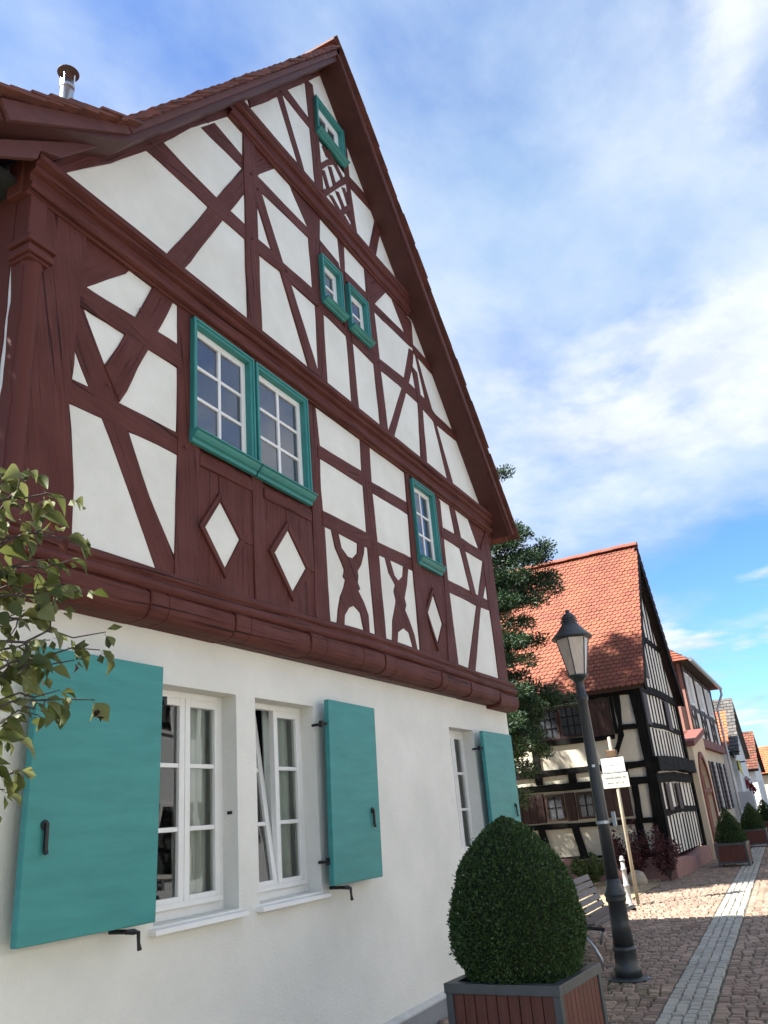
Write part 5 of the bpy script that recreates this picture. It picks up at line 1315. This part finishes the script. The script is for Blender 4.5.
# ------------------------------------------------------------------ gate between the old house and the next
MT['cream2'] = mat('cream_render', (0.62, 0.52, 0.37), 0.88, (0.54, 0.45, 0.32), 1.6, 0.3, 30, 0.005)
MT['redbrown'] = mat('red_sandstone_trim', (0.20, 0.075, 0.060), 0.8, (0.15, 0.055, 0.045), 5, .3, 30, .006)
MT['pinkbrown'] = mat('pink_brown_render', (0.30, 0.155, 0.12), 0.88, (0.25, 0.125, 0.10), 1.5, 0.3, 30, 0.005)
GW = thing('gate_wall', 'cream wall with tall red arched gateway between two timbered houses', 'gate', (24.75, -.28, 0), R(0.5))
def arch_poly(x0, x1, zs_, n=14):
    r = (x1 - x0) / 2; c = (x0 + x1) / 2
    return [(c + r * math.cos(math.pi * i / n), zs_ + r * math.sin(math.pi * i / n)) for i in range(n + 1)]
aw = arch_poly(.45, 2.35, 1.75)
MB().prism([(0, 0), (.45, 0)] + aw[::-1] + [(2.35, 0), (3.2, 0), (3.2, 3.45), (0, 2.95)], 0, .3).build('wall', MT['cream2'], GW)
ao = arch_poly(.30, 2.50, 1.75)
MB().prism([(.30, 0), (.45, 0), (.45, 1.75)] + aw[::-1][1:-1] + [(2.35, 1.75), (2.35, 0), (2.50, 0)] + ao, -.05, .02).build('arch_surround', MT['redbrown'], GW, bevel=.01)
for k in range(8):
    x0 = .47 + k * .2325
    MB().box(x0, x0 + .222, .12, .17, .05, 1.75 + math.sqrt(max(.02, .94 ** 2 - (x0 + .116 - 1.4) ** 2))).build('gate_board', MT['redbrown'], GW, bevel=.006)
MB().box(.30, 2.5, -.03, .1, 1.7, 1.82).build('gate_transom', MT['redbrown'], GW)
MB().prism([(-.05, 2.95), (3.2, 3.45), (3.2, 3.62), (-.05, 3.1)], -.08, .36).build('coping', MT['redbrown'], GW)
MB().box(.12, .50, -.16, .0, 0, .42).build('guard_stone', MT['sandstone'], GW, bevel=.04)
MB().box(2.3, 2.65, -.16, .0, 0, .42).build('guard_stone', MT['sandstone'], GW, bevel=.04)

# ------------------------------------------------------------------ house with red timber framing beyond the gate
H3 = thing('gate_house', 'two storey house with brown timbered upper floor and hipped tile roof beyond the gate', 'house', (28.1, .05, 0), R(0.5))
RT = timber_mat('brown_timber', (0.050, 0.022, 0.018), (0.028, 0.013, 0.011))
W3, D3, E3 = 8.6, 8.0, 5.75
MB().box(0, W3, 0, D3, 0, 3.2).build('ground_floor', MT['cream2'], H3)
MB().box(-.02, W3, -.06, D3, 3.2, E3).build('upper_floor', MT['pinkbrown'], H3)
MB().box(-.06, W3 + .02, -.16, .05, 3.12, 3.42).build('string_course', MT['redbrown'], H3, bevel=.02)
MB().box(-.14, -.02, -.16, D3, 3.28, 3.62).build('flank_ledge', MT['redbrown'], H3, bevel=.02)
for k in range(6):
    x0 = .12 + k * 1.36
    MB().prism([(x0, 3.45), (x0 + 1.22, 3.45), (x0 + 1.22, E3 - .1), (x0, E3 - .1)], -.075, -.055).build('infill_panel', MT['whitewash'], H3)
for k in range(7):
    x0 = .0 + k * 1.36
    tprism([(x0, 3.42), (x0 + .14, 3.42), (x0 + .14, E3), (x0, E3)], -.115, -.05, RT, 'post', H3, 'y', .006, k)
for z in (4.3, 5.55):
    tprism([(0, z), (W3, z), (W3, z + .14), (0, z + .14)], -.10, -.05, RT, 'rail', H3, 'y', .006, z)
for k in range(3):
    x0 = .3 + k * 2.72
    tprism([(x0, 3.45), (x0 + .16, 3.45), (x0 + 1.0, 4.3), (x0 + .84, 4.3)], -.108, -.05, RT, 'brace', H3, 'y', .006, x0)
    tprism([(x0 + 1.0, 3.45), (x0 + .84, 3.45), (x0, 4.3), (x0 + .16, 4.3)], -.104, -.05, RT, 'brace', H3, 'y', .006, x0 + 9)
def simple_window(H, x0, x1, z0, z1, y, shutters=None, frame=MT['white']):
    fr = MB(); ring(fr, x0, x1, z0, z1, .06, y - .03, y + .02)
    fr.box((x0 + x1) / 2 - .025, (x0 + x1) / 2 + .025, y - .028, y + .018, z0 + .06, z1 - .06)
    o = fr.build('window', frame, H)
    for a, b in ((x0 + .05, (x0 + x1) / 2 - .02), ((x0 + x1) / 2 + .02, x1 - .05)):
        MB().add([(a, y, z0 + .05), (b, y, z0 + .05), (b, y, z1 - .05), (a, y, z1 - .05)], [(0, 1, 2, 3)]).build('pane', MT['glass_up'], o)
    if shutters:
        w_ = (x1 - x0) / 2
        for a in (x0 - w_ - .03, x1 + .03):
            s_ = MB().box(a, a + w_, y - .07, y - .02, z0 - .02, z1 + .02).build('shutter', shutters, H, bevel=.004)
            for q in range(9): MB().box(a + .04, a + w_ - .04, y - .082, y - .071, z0 + .06 + q * (z1 - z0 - .1) / 9, z0 + .13 + q * (z1 - z0 - .1) / 9).build('louvre', shutters, s_)
    return o
for k in range(3):
    simple_window(H3, 1.4 + k * 2.5, 2.3 + k * 2.5, 1.1, 2.7, -.01, MT['brown'])
    simple_window(H3, .55 + k * 2.72, 1.3 + k * 2.72, 4.46, 5.5, -.10, None)
mb = MB(); mb.box(-.06, -.02, .8, 1.3, 4.0, 5.3); mb.build('flank_window', MT['white'], H3)
for k in range(9): MB().box(-.05, -.03, .05 + k * .9, .17 + k * .9, 3.6, E3).build('flank_post', RT, H3)
MB().box(-.10, .10, -.20, .16, 0, 3.1).build('quoin', MT['redbrown'], H3)
MB().box(-.04, W3, -.12, -.0, 0, .5).build('plinth', MT['redbrown'], H3)
# hipped roof
ov = .45; zr = 9.2
rp = [(-ov, -ov, E3), (W3 + ov, -ov, E3), (W3 + ov, D3 + ov, E3), (-ov, D3 + ov, E3), (3.6, D3 / 2, zr), (W3 - 3.6, D3 / 2, zr)]
def pitched(H, corners, faces, m, name):
    o = MB().add(corners, faces).build(name, m, H); return o
pitched(H3, rp, [(0, 1, 5, 4), (1, 2, 5), (2, 3, 4, 5), (3, 0, 4), (0, 3, 2, 1)], MT['tile_base'], 'roof')
def tile_face(H, a, b, c, d, m, ex=.2, tw_=.22):
    """tile courses over a sloping face with eave a-b and top d-c"""
    a, b, c, d = map(Vector, (a, b, c, d)); n_ = (b - a).cross(d - a).normalized()
    if n_.z < 0: n_ = -n_
    rows_ = int((d - a).length / ex); mb = MB()
    for r in range(rows_):
        f0, f1 = r / rows_, min(1, (r + 1.4) / rows_)
        p0, p1 = a.lerp(d, f0), b.lerp(c, f0); q0, q1 = a.lerp(d, f1), b.lerp(c, f1)
        nn = max(1, int((p1 - p0).length / tw_))
        for k in range(nn):
            s0, s1 = (k + (.5 if r % 2 else 0)) / nn, min(1, (k + (.5 if r % 2 else 0) + .94) / nn)
            if s0 >= 1: continue
            v = [p0.lerp(p1, s0) + n_ * .05, p0.lerp(p1, s1) + n_ * .05, q0.lerp(q1, s1) + n_ * .012, q0.lerp(q1, s0) + n_ * .012, p0.lerp(p1, s0) + n_ * .02, p0.lerp(p1, s1) + n_ * .02]
            mb.add(v, [(0, 1, 2, 3), (0, 4, 5, 1)])
    o = mb.build('roof_tiles', m, H); o['kind'] = 'stuff'
tile_face(H3, rp[0], rp[1], rp[5], rp[4], MT['tile_red']); tile_face(H3, rp[3], rp[0], rp[4], rp[4], MT['tile_red'])
gt = MB(); gt.tube([(-ov - .02, -ov - .03, E3 + .02), (W3 + ov, -ov - .03, E3 + .02)], .07, 8); gt.build('gutter', MT['zinc'], H3)
gt = MB(); gt.tube([(W3 + .2, -ov - .03, E3), (W3 + .2, -ov - .03, E3 - .25), (W3 + .1, -.2, E3 - .8), (W3 + .1, -.2, 0)], .05, 8); gt.build('downpipe', MT['zinc'], H3)

# ------------------------------------------------------------------ houses farther down the street
MT['grey_roof'] = mat('grey_roof_tile', (0.115, 0.105, 0.095), 0.85, (0.08, 0.075, 0.07), 1.5, island=.25)
MT['orange_roof'] = mat('orange_roof_tile', (0.46, 0.14, 0.06), 0.8, (0.37, 0.105, 0.05), 1.5, island=.2)
MT['housewhite'] = mat('white_render', (0.74, 0.73, 0.70), 0.88, (0.68, 0.67, 0.64), 1.5, .2, 30, .004)
def far_house(label, loc, rot, W_, D_, ev, rz, wall, roofm, wins, bargem):
    t = thing('far_house', label, 'house', loc, rot, 'houses farther down the street')
    MB().prism([(0, 0), (W_, 0), (W_, ev), (W_ / 2, rz - .18), (0, ev)], 0, D_).build('walls', wall, t)
    sl = (rz - ev) / (W_ / 2); o_ = .35
    e0, e1, rg = (-o_, ev - o_ * sl + .05), (W_ + o_, ev - o_ * sl + .05), (W_ / 2, rz)
    MB().prism([e0, rg, e1, (e1[0] - .05, e1[1] - .1), (W_ / 2, rz - .16), (e0[0] + .05, e0[1] - .1)], -.22, D_ + .2).build('roof', bargem, t)
    tile_face(t, (e0[0], D_ + .2, e0[1]), (e0[0], -.25, e0[1]), (rg[0], -.25, rg[1]), (rg[0], D_ + .2, rg[1]), roofm, .25, .28)
    for (x0, x1, z0, z1) in wins: simple_window(t, x0, x1, z0, z1, -.02, None)
    return t
far_house('white house with grey weathered roof and orange lean-to slope, past the timbered house', (40.2, -.05, 0), R(.5), 6.0, 9, 3.5, 5.95, MT['housewhite'], MT['grey_roof'],
          [(1.2, 2.1, .9, 2.3), (3, 3.9, .9, 2.3), (5, 5.9, .9, 2.3), (3, 3.9, 3.6, 4.6)], MT['grey_roof'])
ann = thing('annex', 'low annex with bright orange tiled slope before the grey roofed house', 'house', (38.3, .1, 0), R(.5))
MB().box(0, 1.5, 0, 6, 0, 3.5).build('walls', MT['housewhite'], ann)
MB().prism([(-.35, 3.45), (1.9, 5.1), (1.9, 4.95), (-.3, 3.32)], -.15, 6.2).build('roof', MT['tile_base'], ann)
tile_face(ann, (-.4, 6.2, 3.44), (-.4, -.2, 3.44), (1.9, -.2, 5.12), (1.9, 6.2, 5.12), MT['orange_roof'], .22, .25)
far_house('low white house with brown tiled roof, third along the street', (50, -.05, 0), R(.5), 6.0, 9, 2.9, 4.9, MT['housewhite'], MT['tile_old'],
          [(1, 1.8, 1, 2.2), (3, 3.8, 1, 2.2)], MT['tile_base'])
far_house('farthest house with bright orange roof at the right edge', (63, -.1, 0), R(.5), 6, 10, 2.8, 4.55, MT['cream2'], MT['orange_roof'],
          [(1, 1.8, 1, 2.2), (3, 3.8, 1, 2.2)], MT['tile_base'])
# small things on their fronts
FS = thing('hanging_sign', 'black bracket sign with a yellow pennant on the street front', 'sign', (39.3, -.05, 0))
mb = MB(); mb.box(.0, .9, -.05, .02, 3.05, 3.35); mb.build('sign_board', MT['iron'], FS); mb = MB(); mb.box(.9, 1.9, -.07, .0, 2.55, 2.95); mb.build('sign_board', MT['iron'], FS)
mb = MB(); mb.tube([(.1, .8, 3.3), (.1, -.3, 3.3)], .03, 6); mb.tube([(1.7, .8, 2.9), (1.7, -.3, 2.9)], .03, 6); mb.build('bracket', MT['iron'], FS)
MT['yellow'] = mat('yellow_cloth', (0.72, 0.60, 0.03), 0.7)
MB().prism([(.05, 2.95), (.0, 2.55), (1.3, 2.25)], -.16, -.13).build('pennant', MT['yellow'], FS)
for i, (x, y, z) in enumerate(((42.2, .12, 1.95), (43.6, .0, 1.65))):
    t = thing('flower_basket', ('upper' if i == 0 else 'lower') + ' hanging basket of red geraniums on the white house front', 'flowers', (x, y, z), 0, 'red flower baskets')
    mb = MB(); mb.lathe([(.12, -.2), (.25, 0), (.25, .03)], 12); mb.build('basket', MT['bark'], t)
    mb = MB()
    for k in range(500): d = rnd_dir(); leaf_quad(mb, Vector((d.x * .34, d.y * .34, d.z * .3 + .1)) * random.uniform(.7, 1.05), rnd_dir(), rnd_dir(), .11, .04)
    tag(mb.build('blossom', leaf_mat('geranium', (.28, .012, .015), (.16, .02, .02), .2), t), kind='stuff')
    mb = MB(); mb.tube([(0, 0, .03), (0, .0, .55), (0, .4, .6)], .01, 5); mb.build('hook', MT['iron'], t)
t = thing('wall_lantern', 'small dark lantern on the white house front', 'lantern', (41.4, .25, 2.3))
MB().lathe([(.10, 0), (.16, .35)], 6).build('glass', MT['lamp_glass'], t); MB().lathe([(.2, .35), (.05, .5), (0, .55)], 6).build('cap', MT['iron'], t)
mb = MB(); mb.tube([(0, 0, .5), (0, .3, .55)], .02, 5); mb.build('arm', MT['iron'], t)
t = thing('notice_case', 'pale notice case standing on the pavement before the white house', 'notice board', (37.3, -.3, 0), R(90 - 12))
MB().box(-.35, .35, -.04, .04, .95, 1.65).build('case', MT['signwhite'], t, bevel=.01)
for x in (-.3, .3): MB().box(x - .025, x + .025, -.025, .025, 0, .95).build('post', MT['iron'], t)
bush('potted_plant', 'dark green potted plants on the pavement before the notice case', (36.6, -.35, .02), .35, .3, .8, 900, .08, MT['bush_leaf'], 71)
# distant trees
def far_tree(label, loc, h, r, seed):
    random.seed(seed)
    t = thing('far_tree', label, 'tree', loc); mb = MB(); mb.tube([(0, 0, 0), (.1, 0, h * .5), (0, .1, h * .8)], [.3, .22, .08], 8); mb.build('trunk', MT['bark'], t)
    lv = MB()
    for c in range(26):
        cc_ = Vector((0, 0, h * .65)) + Vector((random.gauss(0, r * .45), random.gauss(0, r * .45), random.gauss(0, h * .14)))
        for k in range(90): leaf_quad(lv, cc_ + rnd_dir() * r * .34 * random.uniform(.4, 1), rnd_dir(), rnd_dir(), .32, .12)
    tag(lv.build('crown', MT['bush_leaf'], t), kind='stuff')
far_tree('distant round green tree above the orange roof at the right edge', (92, .9, 0), 5.9, 1.9, 81)

# ------------------------------------------------------------------ the other side of the street (mirrored in the window panes)
def opposite(label, x0, W_, ev, rz, wall, seed):
    t = thing('opposite_house', label, 'house', (x0, -8.2, 0), 0, 'houses across the street')
    MB().prism([(-9, 0), (0, 0), (0, ev), (-4.5, rz), (-9, ev)], 0, W_, axis='x').build('walls', wall, t)
    MB().prism([(.4, ev - .25), (.4, ev - .1), (-4.5, rz + .2), (-9.4, ev - .1), (-9.4, ev - .25), (-4.5, rz + .02)], -.2, W_ + .2, axis='x').build('roof', MT['grey_roof'], t)
    n = int(W_ / 2.2)
    for k in range(n):
        for z in (1.0, 3.8):
            a = .7 + k * 2.2
            fr = MB(); ring(fr, a, a + .95, z, z + 1.4, .07, -.01, .04); o = fr.build('window', MT['white'], t)
            MB().add([(a, .012, z), (a + .95, .012, z), (a + .95, .012, z + 1.4), (a, .012, z + 1.4)], [(0, 1, 2, 3)]).build('pane', MT['glass_up'], o)
            for b in (a - .52, a + .98): MB().box(b, b + .48, .01, .05, z, z + 1.4).build('shutter', MT['brown'], t)
    return t
opposite('off-white house across the street, mirrored in the ground floor panes', -4.0, 11.5, 5.6, 9.0, MT['oppo'], 1)
opposite('white house across the street, mirrored in the farther panes', 8.0, 12.0, 5.4, 8.6, MT['oppo'], 2)
opposite('cream house across the street, farther down the road', 20.6, 12.0, 5.4, 8.8, MT['cream'], 3)
